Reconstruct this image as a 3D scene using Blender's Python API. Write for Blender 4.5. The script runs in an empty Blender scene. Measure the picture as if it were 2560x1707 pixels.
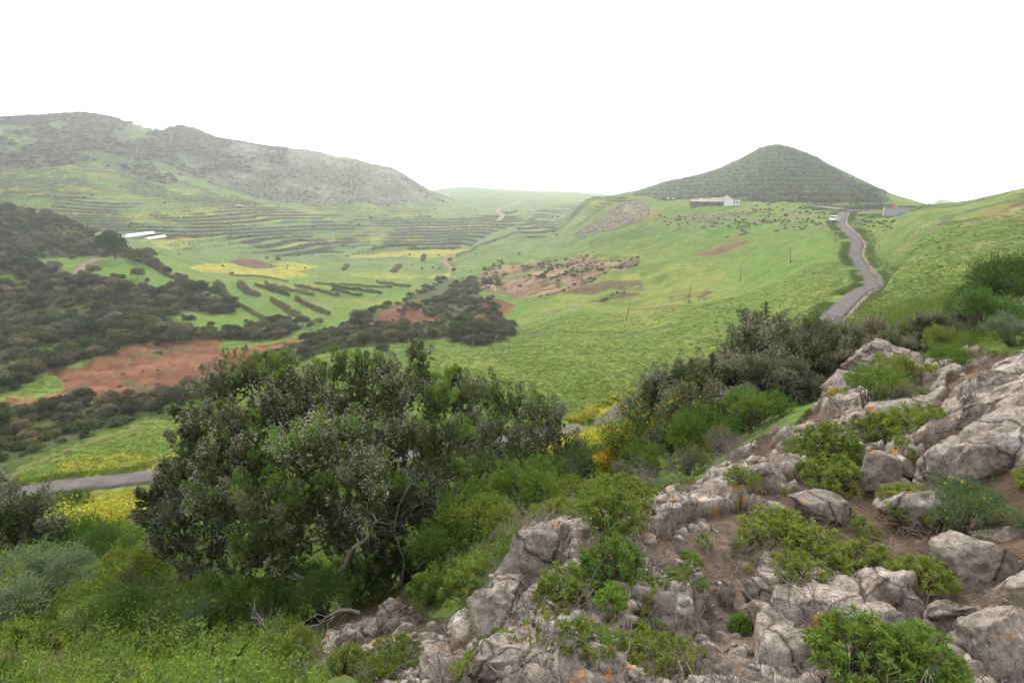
import bpy, math, random
import numpy as np
from mathutils import Vector, Matrix
random.seed(7); RNG = np.random.default_rng(7)
scene = bpy.context.scene
# ------------------------------------------------------------------ camera
PITCH = math.radians(13.6)
FOCAL = 20.0
cam_data = bpy.data.cameras.new('camera'); cam = bpy.data.objects.new('camera', cam_data)
scene.collection.objects.link(cam)
cam_data.lens = FOCAL; cam_data.sensor_width = 36.0
cam_data.clip_start = 0.05; cam_data.clip_end = 9000
cam.location = (0, 0, 0); cam.rotation_euler = (math.pi/2 - PITCH, 0, 0)
scene.camera = cam
# ------------------------------------------------------------------ sky, sun, exposure (bright overcast, sun behind cloud ahead)
SUN_EL, SUN_AZ = math.radians(40), math.radians(-4)
world = bpy.data.worlds.new('World'); scene.world = world; world.use_nodes = True
wn = world.node_tree; wn.nodes.clear()
sky = wn.nodes.new('ShaderNodeTexSky'); sky.sky_type = 'NISHITA'; sky.sun_disc = False
sky.sun_elevation = SUN_EL; sky.sun_rotation = SUN_AZ
sky.air_density = 1.0; sky.dust_density = 4.0; sky.ozone_density = 1.0
hs = wn.nodes.new('ShaderNodeHueSaturation'); hs.inputs['Saturation'].default_value = 0.25
mx = wn.nodes.new('ShaderNodeMix'); mx.data_type = 'RGBA'; mx.inputs['Factor'].default_value = 0.8
mx.inputs['B'].default_value = (9.2, 9.35, 9.5, 1)      # even cloud cover
bg = wn.nodes.new('ShaderNodeBackground'); bg.inputs['Strength'].default_value = 0.12
wo = wn.nodes.new('ShaderNodeOutputWorld')
wn.links.new(sky.outputs[0], hs.inputs['Color']); wn.links.new(hs.outputs[0], mx.inputs['A'])
wn.links.new(mx.outputs['Result'], bg.inputs['Color']); wn.links.new(bg.outputs[0], wo.inputs['Surface'])
sd = bpy.data.lights.new('sun', 'SUN'); sd.energy = 2.0; sd.angle = math.radians(14); sd.color = (1, 0.97, 0.92)
sun = bpy.data.objects.new('sun', sd); scene.collection.objects.link(sun)
sdir = Vector((math.sin(SUN_AZ)*math.cos(SUN_EL), math.cos(SUN_AZ)*math.cos(SUN_EL), math.sin(SUN_EL)))
sun.rotation_euler = sdir.to_track_quat('Z', 'Y').to_euler(); sun.location = (0, 0, 150)
vs = scene.view_settings
vs.view_transform = 'Standard'; vs.look = 'None'; vs.exposure = 0.85; vs.gamma = 1.0; vs.use_curve_mapping = False
cy = scene.cycles
cy.use_denoising = True; cy.max_bounces = 4; cy.diffuse_bounces = 2; cy.glossy_bounces = 1
cy.transmission_bounces = 2; cy.volume_bounces = 0; cy.transparent_max_bounces = 4
HAZE = 0.00054
cy.use_adaptive_sampling = True; cy.adaptive_threshold = 0.03
# ------------------------------------------------------------------ helpers
CO = scene.collection.objects
FPX = FOCAL/36.0*2560.0
CP, SP = math.cos(PITCH), math.sin(PITCH)
def ray(u, v):
    """photograph pixel -> (azimuth, tan of elevation)"""
    x = np.asarray(u, float)-1280; y = 853.5-np.asarray(v, float)
    fy = FPX*CP + y*SP; z = -FPX*SP + y*CP
    return np.arctan2(x, fy), z/np.hypot(x, fy)
def _h(ix, iy, iz, seed):
    n = (ix.astype(np.int64)*374761393 + iy.astype(np.int64)*668265263 + iz.astype(np.int64)*2147483647 + seed*974634777) & 0xffffffff
    n = ((n ^ (n >> 13))*1274126177) & 0xffffffff
    n = (n ^ (n >> 16)) & 0xffffffff
    return n
def noise(x, y, z=None, seed=0):
    """smooth value noise in -1..1 (flat when z is None)"""
    def sm(f): return f*f*f*(f*(f*6-15)+10)
    def split(q):
        q = np.asarray(q, np.float32); i = np.floor(q); return i.astype(np.int32).view(np.uint32), sm(q-i)
    (ix, fx), (iy, fy) = split(x), split(y)
    K1, K2, K3, ONE = np.uint32(374761393), np.uint32(668265263), np.uint32(2246822519), np.uint32(1)
    sd_ = np.uint32((seed*974634777+12345) & 0xffffffff)
    hx = (ix*K1+sd_, (ix+ONE)*K1+sd_); hy = (iy*K2, (iy+ONE)*K2)
    def hv(n):
        n = (n ^ (n >> np.uint32(13)))*np.uint32(1274126177); n = n ^ (n >> np.uint32(16))
        return n.astype(np.float32)*np.float32(1/2147483648.0)-np.float32(1)
    if z is None:
        a = hv(hx[0]+hy[0]); b = hv(hx[1]+hy[0]); c = hv(hx[0]+hy[1]); d = hv(hx[1]+hy[1])
        a = a+(b-a)*fx; c = c+(d-c)*fx
        return a+(c-a)*fy
    iz, fz = split(z); hz = (iz*K3, (iz+ONE)*K3); o = []
    for k in (0, 1):
        a = hv(hx[0]+hy[0]+hz[k]); b = hv(hx[1]+hy[0]+hz[k]); c = hv(hx[0]+hy[1]+hz[k]); d = hv(hx[1]+hy[1]+hz[k])
        a = a+(b-a)*fx; c = c+(d-c)*fx; o.append(a+(c-a)*fy)
    return o[0]+(o[1]-o[0])*fz
def fbm(x, y, z=None, oct=4, seed=0, gain=0.5):
    r, a, t = 0, 1.0, 0
    x = np.asarray(x, np.float32); y = np.asarray(y, np.float32)
    if z is not None: z = np.asarray(z, np.float32)
    for k in range(oct):
        r = r + a*noise(x, y, z, seed+k*17); t += a; a *= gain
        x, y = x*2.03+1.7, y*2.03+9.2
        if z is not None: z = z*2.03+4.1
    return r/t
def sstep(a, b, x):
    t = np.clip((x-a)/(b-a), 0, 1); return t*t*(3-2*t)
def tag(o, label=None, cat=None, group=None, kind=None):
    if label: o['label'] = label
    if cat: o['category'] = cat
    if group: o['group'] = group
    if kind: o['kind'] = kind
    return o
def link(o, parent=None):
    CO.link(o)
    if parent is not None: o.parent = parent
    return o
def empty(name, loc=(0, 0, 0), rz=0.0):
    o = bpy.data.objects.new(name, None); o.location = loc; o.rotation_euler = (0, 0, rz); o.empty_display_size = 0.2
    CO.link(o); return o
def np_mesh(name, V, F, col=None, smooth=True, mats=(), mi=None):
    """V (n,3); F: list of arrays (m,3) / (m,4)"""
    me = bpy.data.meshes.new(name)
    F = [f for f in F if len(f)]
    V = np.asarray(V, np.float32)
    me.vertices.add(len(V)); me.vertices.foreach_set('co', V.ravel())
    nl = sum(f.size for f in F); nf = sum(len(f) for f in F)
    me.loops.add(nl); me.polygons.add(nf)
    me.loops.foreach_set('vertex_index', np.concatenate([np.asarray(f, np.int32).ravel() for f in F]))
    tot = np.concatenate([np.full(len(f), f.shape[1], np.int32) for f in F])
    st = np.concatenate([[0], np.cumsum(tot)[:-1]]).astype(np.int32)
    me.polygons.foreach_set('loop_start', st); me.polygons.foreach_set('loop_total', tot)
    me.polygons.foreach_set('use_smooth', np.full(nf, smooth))
    if mi is not None: me.polygons.foreach_set('material_index', np.asarray(mi, np.int32))
    me.update(calc_edges=True)
    if col is not None:
        a = me.color_attributes.new('Col', 'FLOAT_COLOR', 'POINT')
        c = np.ones((len(V), 4), np.float32); c[:, :3] = col
        a.data.foreach_set('color', c.ravel())
    for m in mats: me.materials.append(m)
    return me
def mobj(name, me, parent=None):
    return link(bpy.data.objects.new(name, me), parent)
# ------------------------------------------------------------------ terrain: a height field over (azimuth, distance), one sheet round the viewpoint
CTRL = {   # sight line -> (pixel row, metres away) from near to far
 -260: [(1600,6.2),(1400,11),(1300,22),(1240,68),(1100,94),(1000,115),(880,155),(700,210),(600,255),(530,300),(480,440),(400,520),(330,600),(285,680)],
 0: [(1707,5.4),(1600,6.2),(1500,7.6),(1400,10.5),(1330,15),(1275,36),(1238,66),(1185,78),(1130,87),(1088,96),(1010,112),(900,150),(800,175),(700,205),(600,250),(537,285),(522,390),(480,440),(430,490),(350,570),(296,660)],
 160: [(1707,5.0),(1550,6.6),(1420,9.8),(1340,14.5),(1275,34),(1228,64),(1150,80),(1070,96),(990,116),(900,143),(800,172),(700,205),(620,245),(565,280),(540,380),(480,440),(420,500),(350,570),(288,650)],
 320: [(1707,4.6),(1550,6.2),(1440,9.0),(1345,14),(1280,29),(1216,63),(1120,81),(1040,98),(980,114),(900,138),(800,168),(720,198),(660,225),(620,255),(595,330),(540,390),(480,445),(420,510),(360,580),(312,650)],
 480: [(1707,4.2),(1580,5.6),(1470,8.0),(1360,13),(1202,61),(1080,83),(1000,102),(930,124),(870,146),(800,172),(720,208),(650,262),(610,320),(560,380),(500,455),(440,530),(380,590),(331,640)],
 640: [(1707,3.8),(1600,5.0),(1520,7.0),(1400,11.5),(1185,59),(1080,77),(960,108),(900,128),(860,146),(810,170),(740,205),(690,245),(640,305),(600,350),(560,400),(520,460),(490,500),(430,550),(366,610)],
 800: [(1707,3.4),(1620,4.3),(1530,6.2),(1420,9.8),(1163,56),(1060,73),(960,96),(900,116),(850,142),(800,170),(730,212),(680,260),(630,325),(580,385),(540,445),(505,500),(450,545),(388,600)],
 960: [(1707,2.9),(1650,3.5),(1560,4.8),(1480,6.2),(1380,9.0),(1140,50),(1040,68),(950,92),(870,120),(835,146),(780,178),(730,210),(680,258),(630,330),(580,390),(540,450),(510,505),(470,540),(424,580)],
 1060: [(1700,2.6),(1620,3.5),(1520,4.8),(1420,6.4),(1330,9.0),(1128,50),(1030,67),(940,92),(870,118),(830,150),(760,188),(700,240),(650,300),(600,370),(560,430),(525,490),(505,520),(477,560)],
 1160: [(1707,2.25),(1600,3.2),(1500,4.3),(1400,5.6),(1300,8.4),(1114,50),(1000,70),(900,103),(850,128),(820,152),(750,195),(690,245),(640,300),(590,365),(545,440),(520,540),(495,720),(468,1000)],
 1280: [(1707,1.75),(1600,2.2),(1500,2.6),(1420,3.0),(1370,4.6),(1290,7.0),(1220,11),(1098,49),(960,80),(880,112),(840,138),(800,165),(730,205),(680,235),(640,265),(590,330),(540,430),(510,600),(490,800),(478,1050)],
 1420: [(1707,1.65),(1560,2.1),(1440,2.55),(1340,2.95),(1290,5.0),(1230,8.0),(1150,16),(1077,50),(980,70),(900,100),(830,130),(760,170),(700,205),(650,235),(600,285),(555,380),(525,520),(500,760),(480,1060)],
 1600: [(1707,1.7),(1560,2.08),(1430,2.5),(1330,2.95),(1270,3.6),(1230,5.6),(1190,8.0),(1120,14),(1026,55),(940,82),(880,103),(804,142),(740,172),(680,205),(600,240),(545,265),(512,285),(498,380),(478,440)],
 1750: [(1707,1.75),(1560,2.15),(1430,2.6),(1320,3.15),(1230,4.0),(1190,5.6),(1140,8.0),(1080,13),(990,55),(880,92),(800,128),(740,160),(680,190),(600,225),(540,255),(508,272),(490,330),(467,385),(446,422)],
 1900: [(1707,1.85),(1560,2.25),(1430,2.75),(1300,3.5),(1200,4.3),(1130,5.2),(1070,7.5),(1000,13),(920,62),(840,95),(780,122),(700,160),(620,195),(560,225),(515,262),(490,300),(438,350),(379,402)],
 1950: [(1600,2.2),(1400,2.95),(1200,4.4),(1110,5.3),(1040,8.0),(960,15),(790,105),(700,150),(560,218),(513,262),(485,300),(428,360),(367,405)],
 2050: [(1707,1.95),(1560,2.35),(1430,2.9),(1300,3.6),(1180,4.6),(1080,6.0),(1010,8.5),(955,12),(900,20),(860,34),(812,88),(774,98),(740,113),(660,150),(600,180),(560,205),(520,250),(490,300),(448,355),(404,405)],
 2200: [(1707,2.05),(1560,2.5),(1430,3.0),(1300,3.8),(1180,4.7),(1080,5.8),(985,7.6),(950,9.2),(905,13),(855,24),(800,50),(737,108),(707,124),(650,148),(580,172),(540,205),(524,250),(505,310),(475,375)],
 2280: [(1600,2.4),(1400,3.2),(1200,4.6),(1050,6.2),(945,8.6),(890,13),(840,22),(800,40),(720,85),(640,118),(560,158),(530,190),(523,235),(512,330),(503,390)],
 2400: [(1707,2.15),(1560,2.6),(1430,3.1),(1300,3.8),(1200,4.4),(1100,4.95),(1000,5.8),(950,7.0),(870,10),(800,18),(760,45),(700,78),(620,110),(550,150),(512,180)],
 2560: [(1707,2.2),(1560,2.6),(1430,3.1),(1300,3.6),(1180,4.1),(1060,4.7),(960,5.5),(910,6.6),(850,9.5),(790,17),(750,42),(680,75),(600,108),(530,145),(478,172)],
 2860: [(1600,2.5),(1300,3.6),(1060,4.6),(900,6.6),(830,12),(750,40),(640,90),(540,130),(450,175)],
}
P = []
for u, L in CTRL.items():
    for v, r in L:
        a, s = ray(u, v); P.append((float(a), math.log(r), float(s)))
# skyline points between the columns
for u, v, r in [(49,297,655),(86,292,655),(115,292,652),(138,289,650),(201,287,650),(250,293,650),(287,302,648),(359,325,640),(393,333,625),(430,330,612),(459,328,608),(485,329,608),(505,339,606),(534,355,606),(574,360,606),(715,379,600),(772,383,598),(850,403,592),(887,408,588),(916,416,584),(973,426,578),(1016,446,572),(1036,458,568),(1102,495,560),
                (1360,480,1060),(1480,484,1000),(1674,459,430),(1717,452,426),(1774,440,420),(1811,426,415),(1840,410,411),(1872,392,408),(1926,369,405),(1964,369,405),(1993,380,405),(2031,396,405),(2063,410,403),(2095,426,400),(2137,447,396),(2181,466,390),(2223,485,385),(2330,521,420),(2480,494,176),
                (1540,500,300),(1480,512,340),(1440,520,380),(1560,490,415),(2330,513,188)]:
    a, s = ray(u, v); P.append((float(a), math.log(r), float(s)))
# behind the crests the ground falls away
for u, v, r in [(-260,330,820),(0,335,800),(160,330,800),(320,355,800),(480,375,760),(640,405,760),(800,425,740),(960,462,720),(1060,500,700),(0,400,1100),(320,410,1100),(640,440,1100),(960,485,1100),
                (1160,475,1700),(1280,484,1700),(1420,486,1700),(1600,500,700),(1750,480,640),(1900,430,600),(1950,425,600),(2050,450,600),(2200,500,600),(2280,515,640),
                (2400,535,260),(2560,520,260),(2860,500,260),(2400,540,600),(2560,540,600)]:
    a, s = ray(u, v); P.append((float(a), math.log(r), float(s)))
for u in (-260,0,320,640,960,1280,1600,1950,2280,2560,2860):
    a, s = ray(u, 500)
    P.append((float(a), math.log(2600), 0.0)); P.append((float(a), math.log(0.6), -1.62/0.6)); P.append((float(a), math.log(1.1), -1.62/1.1))
P = np.array(P); AZK = 3.2
X = np.c_[P[:, 0]*AZK, P[:, 1]]
def kern(D2): return np.sqrt(D2 + 0.004)
D2 = ((X[:, None]-X[None])**2).sum(-1)
n = len(X); Aff = np.c_[np.ones(n), X]
M = np.zeros((n+3, n+3)); M[:n, :n] = kern(D2) - 0.001*np.eye(n); M[:n, n:] = Aff; M[n:, :n] = Aff.T
W = np.linalg.solve(M, np.r_[P[:, 2], 0, 0, 0])
def slope_field(az, lr):
    q = np.c_[np.clip(az, -0.86, 0.86).ravel()*AZK, lr.ravel()]
    out = np.empty(len(q))
    for i in range(0, len(q), 40000):
        c = q[i:i+40000]
        out[i:i+40000] = kern(((c[:, None]-X[None])**2).sum(-1))@W[:n] + W[n] + c@W[n+1:]
    return out.reshape(az.shape)
AZ = np.unique(np.concatenate([np.linspace(-math.pi, -0.95, 34), np.linspace(-0.95, 0.95, 760), np.linspace(0.95, math.pi, 34)]))
RR = np.concatenate([np.geomspace(0.45, 1.4, 30, endpoint=False), np.geomspace(1.4, 9, 290, endpoint=False), np.geomspace(9, 140, 190, endpoint=False), np.geomspace(140, 720, 380, endpoint=False), np.geomspace(720, 2600, 60)])
LR = np.log(RR)
_sub = slice(None, None, 3)                       # the smooth field is sampled coarsely, then interpolated
azc = np.unique(np.r_[AZ[_sub], AZ[-1]]); lrc = np.unique(np.r_[LR[_sub], LR[-1]])
A0, B0 = np.meshgrid(azc, lrc, indexing='ij')
S0 = slope_field(A0, B0)
ia = np.clip(np.searchsorted(azc, AZ)-1, 0, len(azc)-2); ta = ((AZ-azc[ia])/(azc[ia+1]-azc[ia]))[:, None]
ib = np.clip(np.searchsorted(lrc, LR)-1, 0, len(lrc)-2); tb = ((LR-lrc[ib])/(lrc[ib+1]-lrc[ib]))[None]
S = (S0[ia][:, ib]*(1-ta)+S0[ia+1][:, ib]*ta)*(1-tb) + (S0[ia][:, ib+1]*(1-ta)+S0[ia+1][:, ib+1]*ta)*tb
AG, RG = np.meshgrid(AZ, RR, indexing='ij')
GX, GY = RG*np.sin(AG), RG*np.cos(AG)
GZ = S*RG
front = sstep(2.6, 1.2, np.abs(AG))               # behind the viewpoint the hilltop is plain
GZ = GZ*front + (1-front)*(-1.6-0.02*RG)
def gidx(x, y):
    a = np.arctan2(x, y); r = np.clip(np.hypot(x, y), RR[0], RR[-1]*0.999)
    i = np.clip(np.searchsorted(AZ, a)-1, 0, len(AZ)-2); j = np.clip(np.searchsorted(RR, r)-1, 0, len(RR)-2)
    return i, j, np.clip((a-AZ[i])/(AZ[i+1]-AZ[i]), 0, 1), np.clip((r-RR[j])/(RR[j+1]-RR[j]), 0, 1)
def gsample(G, x, y):
    x = np.asarray(x, float); y = np.asarray(y, float)
    i, j, p, q = gidx(x, y)
    return (G[i, j]*(1-p)+G[i+1, j]*p)*(1-q) + (G[i, j+1]*(1-p)+G[i+1, j+1]*p)*q
def H(x, y): return gsample(GZ, x, y)
_rs = np.geomspace(1.2, 1500, 1500)
def hit(u, v, rmin=1.2):
    """where the sight line through a photograph pixel first meets the ground"""
    a, s = ray(u, v); a, s = float(a), float(s)
    rs = _rs[_rs >= rmin]
    d = H(rs*math.sin(a), rs*math.cos(a)) - s*rs
    k = np.argmax(d > 0)
    if d[k] <= 0: k = int(np.argmax(d/rs))
    if k == 0: r = rs[0]
    else:
        t = d[k-1]/(d[k-1]-d[k]); r = rs[k-1]+t*(rs[k]-rs[k-1]) if d[k] > 0 else rs[k]
    return r*math.sin(a), r*math.cos(a)
def hits(L, rmin=1.2): return np.array([hit(u, v, rmin) for u, v in L])
def far(u, r):
    """ground point on the bearing of a pixel column (row 700) at a distance"""
    a, s = ray(u, 700); a = float(a); return r*math.sin(a), r*math.cos(a)
def spline(pts, step):
    pts = np.asarray(pts, float)
    P4 = np.vstack([2*pts[0]-pts[1], pts, 2*pts[-1]-pts[-2]])
    out = []
    for k in range(1, len(P4)-2):
        p0, p1, p2, p3 = P4[k-1:k+3]; m = max(2, int(np.linalg.norm(p2[:2]-p1[:2])/step))
        t = np.linspace(0, 1, m, endpoint=False)[:, None]
        out.append(0.5*((2*p1)+(-p0+p2)*t+(2*p0-5*p1+4*p2-p3)*t*t+(-p0+3*p1-3*p2+p3)*t**3))
    return np.vstack(out+[pts[-1:]])
def inpoly(poly, x, y):
    c = np.zeros(x.shape, bool); n = len(poly)
    for k in range(n):
        x1, y1 = poly[k]; x2, y2 = poly[(k+1) % n]
        if y1 == y2: continue
        m = ((y1 > y) != (y2 > y)) & (x < (x2-x1)*(y-y1)/(y2-y1)+x1)
        c ^= m
    return c
# gentle relief that grows with distance
GZ = GZ + np.minimum(RG*0.004, 0.9)*fbm(GX/16, GY/16, oct=4, seed=3)*sstep(14, 40, RG) + 1.8*fbm(GX/40, GY/40, oct=4, seed=4)*sstep(330, 480, RG)*sstep(1400, 900, RG) \
        + 0.10*fbm(GX*1.1, GY*1.1, oct=4, seed=11)*sstep(0.8, 2.5, RG)*sstep(40, 15, RG)
# ------------------------------------------------------------------ roads and tracks: lines on the ground, the slope is cut to their profile
PATHS = {}
def make_path(key, px, width, step, cut, lift=0.12, rmin=1.2, smooth=25):
    global GZ
    xy = spline(hits(px, rmin), step)
    z = H(xy[:, 0], xy[:, 1])
    k = np.ones(smooth)/smooth
    zp = np.convolve(np.pad(z, smooth//2, mode='edge'), k, mode='valid')[:len(z)]
    for _ in range(2): zp = np.convolve(np.pad(zp, smooth//2, mode='edge'), k, mode='valid')[:len(z)]
    PATHS[key] = (xy, zp+lift, width)
    # cut
    lo, hi = xy.min(0)-12, xy.max(0)+12
    m = (GX > lo[0]) & (GX < hi[0]) & (GY > lo[1]) & (GY < hi[1])
    gx, gy = GX[m], GY[m]
    best = np.full(gx.shape, 1e9); bz = np.zeros(gx.shape)
    for i in range(0, len(xy), 2):
        d = (gx-xy[i, 0])**2+(gy-xy[i, 1])**2
        b = d < best; best[b] = d[b]; bz[b] = zp[i]
    best = np.sqrt(best); w = sstep(width*0.5+cut+2.2, width*0.5+cut, best)
    g = GZ[m]; GZ[m] = g*(1-w)+bz*w
ROAD_PX = [(-140,1252),(-30,1243),(100,1231),(250,1222),(430,1208),(640,1185),(800,1163),(960,1140),(1160,1114),(1280,1098),(1420,1077),(1500,1060),(1600,1026),
           (1750,985),(1900,915),(1985,862),(2060,812),(2095,774),(2146,737),(2178,718),(2182,706),(2168,688),(2146,659),(2137,637),(2142,608),(2127,586),(2101,560),(2104,540),(2108,528)]
make_path('road', ROAD_PX, 2.9, 0.8, 1.2)
make_path('track_house', [(2108,529),(2082,521),(2044,516),(1990,511),(1920,508),(1870,508)], 3.4, 1.2, 1.0)
make_path('track_barn', [(2108,528),(2150,524),(2200,526),(2240,528)], 3.2, 1.2, 1.0)
make_path('track_valley', [(940,806),(985,782),(1020,760),(1060,745),(1090,735),(1120,715),(1135,690),(1128,672),(1110,655),(1125,640),(1180,625)], 3.2, 1.2, 0.6, smooth=15)
make_path('track_west', [(195,690),(208,672),(225,655),(250,646)], 3.6, 0.8, 0.8, smooth=9)
make_path('track_far', [(1245,555),(1255,538),(1245,525),(1280,512),(1320,496)], 4.5, 2.5, 0.6, smooth=9)
make_path('footpath', [(10,1192),(90,1160),(180,1122),(270,1095),(360,1070)], 1.1, 0.8, 0.3, smooth=9)
MIDR = sstep(105, 135, RG)*sstep(300, 240, RG)*sstep(-.22, -.05, AG)*sstep(.42, .25, AG)
GZ = GZ + MIDR*(1.5*fbm(GX/17, GY/13, oct=3, seed=23)+.9*(.5-np.abs(fbm(GX/22+5, GY/22, oct=3, seed=24))*1.6))
# ------------------------------------------------------------------ land use: each field outline laid on the ground
WARPX = fbm(GX/6, GY/6, oct=5, seed=21, gain=.65); WARPY = fbm(GX/6, GY/6, oct=5, seed=22, gain=.65)
def mask(px, warp=1.0, rmin=1.2):
    P2 = hits(px, rmin); ctr = P2.mean(0); rr = max(1.0, np.hypot(*ctr))
    w = warp*min(4.0, 1.2+rr*0.014)*min(1.0, rr/25)
    lo, hi = P2.min(0)-w-1, P2.max(0)+w+1
    m = (GX > lo[0]) & (GX < hi[0]) & (GY > lo[1]) & (GY < hi[1])
    out = np.zeros(GX.shape, bool)
    out[m] = inpoly(P2, GX[m]+w*WARPX[m], GY[m]+w*WARPY[m])
    return out
def A(*c): return np.array(c, float)
C_GRASS, C_LUSH, C_OLIVE, C_YEL = A(.108,.168,.036), A(.080,.146,.030), A(.158,.190,.045), A(.33,.30,.035)
C_BLUE, C_SCRUB, C_DARK = A(.115,.175,.070), A(.060,.068,.034), A(.045,.050,.026)
C_RED, C_PINK, C_PLOUGH, C_SOIL, C_ROCK = A(.160,.070,.043), A(.225,.145,.108), A(.110,.062,.050), A(.092,.064,.052), A(.27,.23,.20)
big = fbm(GX/26, GY/26, oct=4, seed=31); mid = fbm(GX/7, GY/7, oct=4, seed=32); sml = fbm(GX/2.2, GY/2.2, oct=3, seed=33)
def mix(a, b, t): return a+(b-a)*t[..., None]
COL = mix(np.broadcast_to(C_GRASS, GX.shape+(3,)), C_OLIVE, sstep(-.15, .55, big+.6*mid))
COL = mix(COL, C_LUSH, sstep(.0, .5, mid-.5*big+.3*sml)*.85)
def paint(px, c, a=1.0, warp=1.0, rmin=1.2, n=None):
    global COL
    m = mask(px, warp, rmin).astype(float)*a
    if n is not None: m = m*n
    COL = mix(COL, c, m)
    return m
spot = sstep(-.05, .25, sml+.5*mid); spot2 = sstep(.05, .35, fbm(GX/3.1, GY/3.1, oct=4, seed=44)); patch = sstep(-.1, .3, fbm(GX/5, GY/5, oct=3, seed=45))
# far valley, bluish greens and greys
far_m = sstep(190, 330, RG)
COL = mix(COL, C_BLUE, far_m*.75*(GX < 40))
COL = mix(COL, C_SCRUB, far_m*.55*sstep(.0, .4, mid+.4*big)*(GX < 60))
# rocky left hillside
hillm = paint([(430,420),(520,350),(640,362),(900,405),(1010,432),(1110,505),(1000,512),(700,505),(560,470)], A(.105,.115,.075), .8)
COL = mix(COL, A(.25,.225,.195), hillm*sstep(.08, .3, fbm(GX/3.5, GY/3.5, oct=4, seed=51))*.75)
COL = mix(COL, C_SCRUB, hillm*sstep(.0, .35, fbm(GX/14, GY/14, oct=3, seed=52))*.7)
paint([(0,296),(160,285),(330,312),(480,327),(540,355),(450,400),(420,440),(330,400),(240,345),(0,345)], C_SCRUB, .85, n=.35+.65*patch)
paint([(0,370),(200,385),(250,400),(180,425),(0,430)], C_SCRUB, .8, n=patch)
# cone hill
conem = paint([(1560,485),(1680,450),(1800,405),(1900,365),(1950,360),(2050,390),(2200,470),(2330,518),(2200,520),(1990,508),(1780,490),(1640,500)], A(.080,.118,.048), .85)
COL = mix(COL, A(.095,.085,.062), conem*patch*.3)
paint([(1560,488),(1700,440),(1700,470),(1640,498)], C_GRASS, .5)
# spur with rocks, below the farm
paint([(1480,560),(1560,515),(1600,505),(1640,520),(1600,550),(1540,580)], A(.20,.19,.165), .8, n=spot)
paint([(1640,535),(1760,540),(1860,525),(1880,545),(1760,575),(1690,570)], A(.14,.135,.10), .7, n=spot)
paint([(1560,515),(1740,520),(1740,545),(1600,545)], A(.17,.12,.055), .6, n=spot2)
paint([(1880,520),(2060,530),(2080,560),(2060,578),(1900,570),(1840,550)], A(.15,.125,.095), .75, n=patch)
paint([(1960,540),(2060,545),(2080,560),(2000,558)], A(.25,.18,.135), .6, n=spot)
paint([(1730,640),(1760,630),(1850,605),(1880,600),(1830,625),(1790,640)], A(.15,.075,.055), .95, .4)
paint([(1820,592),(1860,570),(1880,580),(1840,600)], A(.17,.085,.06), .7, n=spot)
paint([(2100,545),(2180,540),(2260,560),(2180,580),(2120,565)], C_SCRUB, .6, n=patch)
# right hillside: bare earth flecks
rh = (GX > 60) & (RG > 60) & (RG < 190)
COL = mix(COL, A(.23,.165,.115), rh*sstep(.10, .28, fbm(GX/2.8+3, GY/2.8, oct=3, seed=61)+.3*big)*sstep(75, 110, RG)*.42*sstep(.45, .62, AG))
paint([(2480,520),(2560,500),(2700,480),(2700,560),(2560,560)], A(.20,.085,.055), .75, n=spot)
paint([(2300,525),(2440,500),(2560,480),(2600,500),(2480,545),(2360,560)], C_SCRUB, .7, n=patch)
# eroded gullies in the middle
paint([(1190,700),(1205,672),(1330,650),(1450,640),(1500,655),(1600,650),(1590,672),(1500,695),(1440,712),(1400,735),(1290,745),(1200,728)], C_PINK, .95, n=.25+.75*sstep(-.3, .05, mid))
paint([(1195,712),(1300,700),(1420,690),(1540,668),(1480,700),(1400,730),(1280,742),(1200,732)], A(.20,.115,.085), .7, n=patch)
paint([(1200,690),(1270,690),(1400,680),(1450,670),(1400,660),(1250,672)], C_SCRUB, .55, n=spot2)
paint([(1480,755),(1520,735),(1600,715),(1630,722),(1590,745),(1540,762)], C_PLOUGH*.8, .95, n=.35+.65*spot)
paint([(1660,745),(1710,735),(1790,725),(1760,750),(1680,755)], C_PLOUGH*.8, .95, n=.35+.65*spot)
paint([(1380,730),(1480,712),(1600,700),(1600,712),(1480,735)], C_PLOUGH*.9, .85)
paint([(1330,800),(1360,772),(1440,762),(1460,770),(1380,792)], A(.15,.125,.11), .8, n=spot)
paint([(1550,768),(1640,765),(1690,772),(1640,776)], C_PLOUGH, .6)
paint([(1530,850),(1580,830),(1580,855),(1540,860)], C_SOIL, .7, n=spot)
paint([(1320,850),(1350,825),(1370,815),(1345,848)], C_SOIL, .6)
# gully scrub
gully = paint([(-40,1030),(200,1010),(420,985),(560,935),(760,850),(900,800),(1000,755),(1110,700),(1190,690),(1200,740),(1260,790),(1290,838),(1180,868),(1080,850),(940,862),(830,880),(700,925),(620,960),(420,1030),(250,1080),(90,1140),(-40,1195)], C_SCRUB, .9, .6)
COL = mix(COL, C_GRASS*.7, gully*spot2*.6)
thick = paint([(-40,535),(110,540),(250,598),(370,640),(430,690),(560,760),(620,800),(700,800),(760,815),(680,850),(560,850),(350,868),(150,920),(-40,990)], C_SCRUB, .92, .8)
COL = mix(COL, C_LUSH*.8, thick*spot2*.5)
for q in ([(70,648),(240,640),(360,660),(450,700),(390,720),(240,700),(130,670)], [(430,800),(470,775),(520,790),(640,775),(690,810),(640,830),(560,832)],
          [(-20,930),(60,875),(150,862),(175,885),(120,910),(-20,935)], [(0,690),(30,680),(40,700),(0,715)]):
    paint(q, C_GRASS*A(1,1.05,1), .95, .5)
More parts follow.
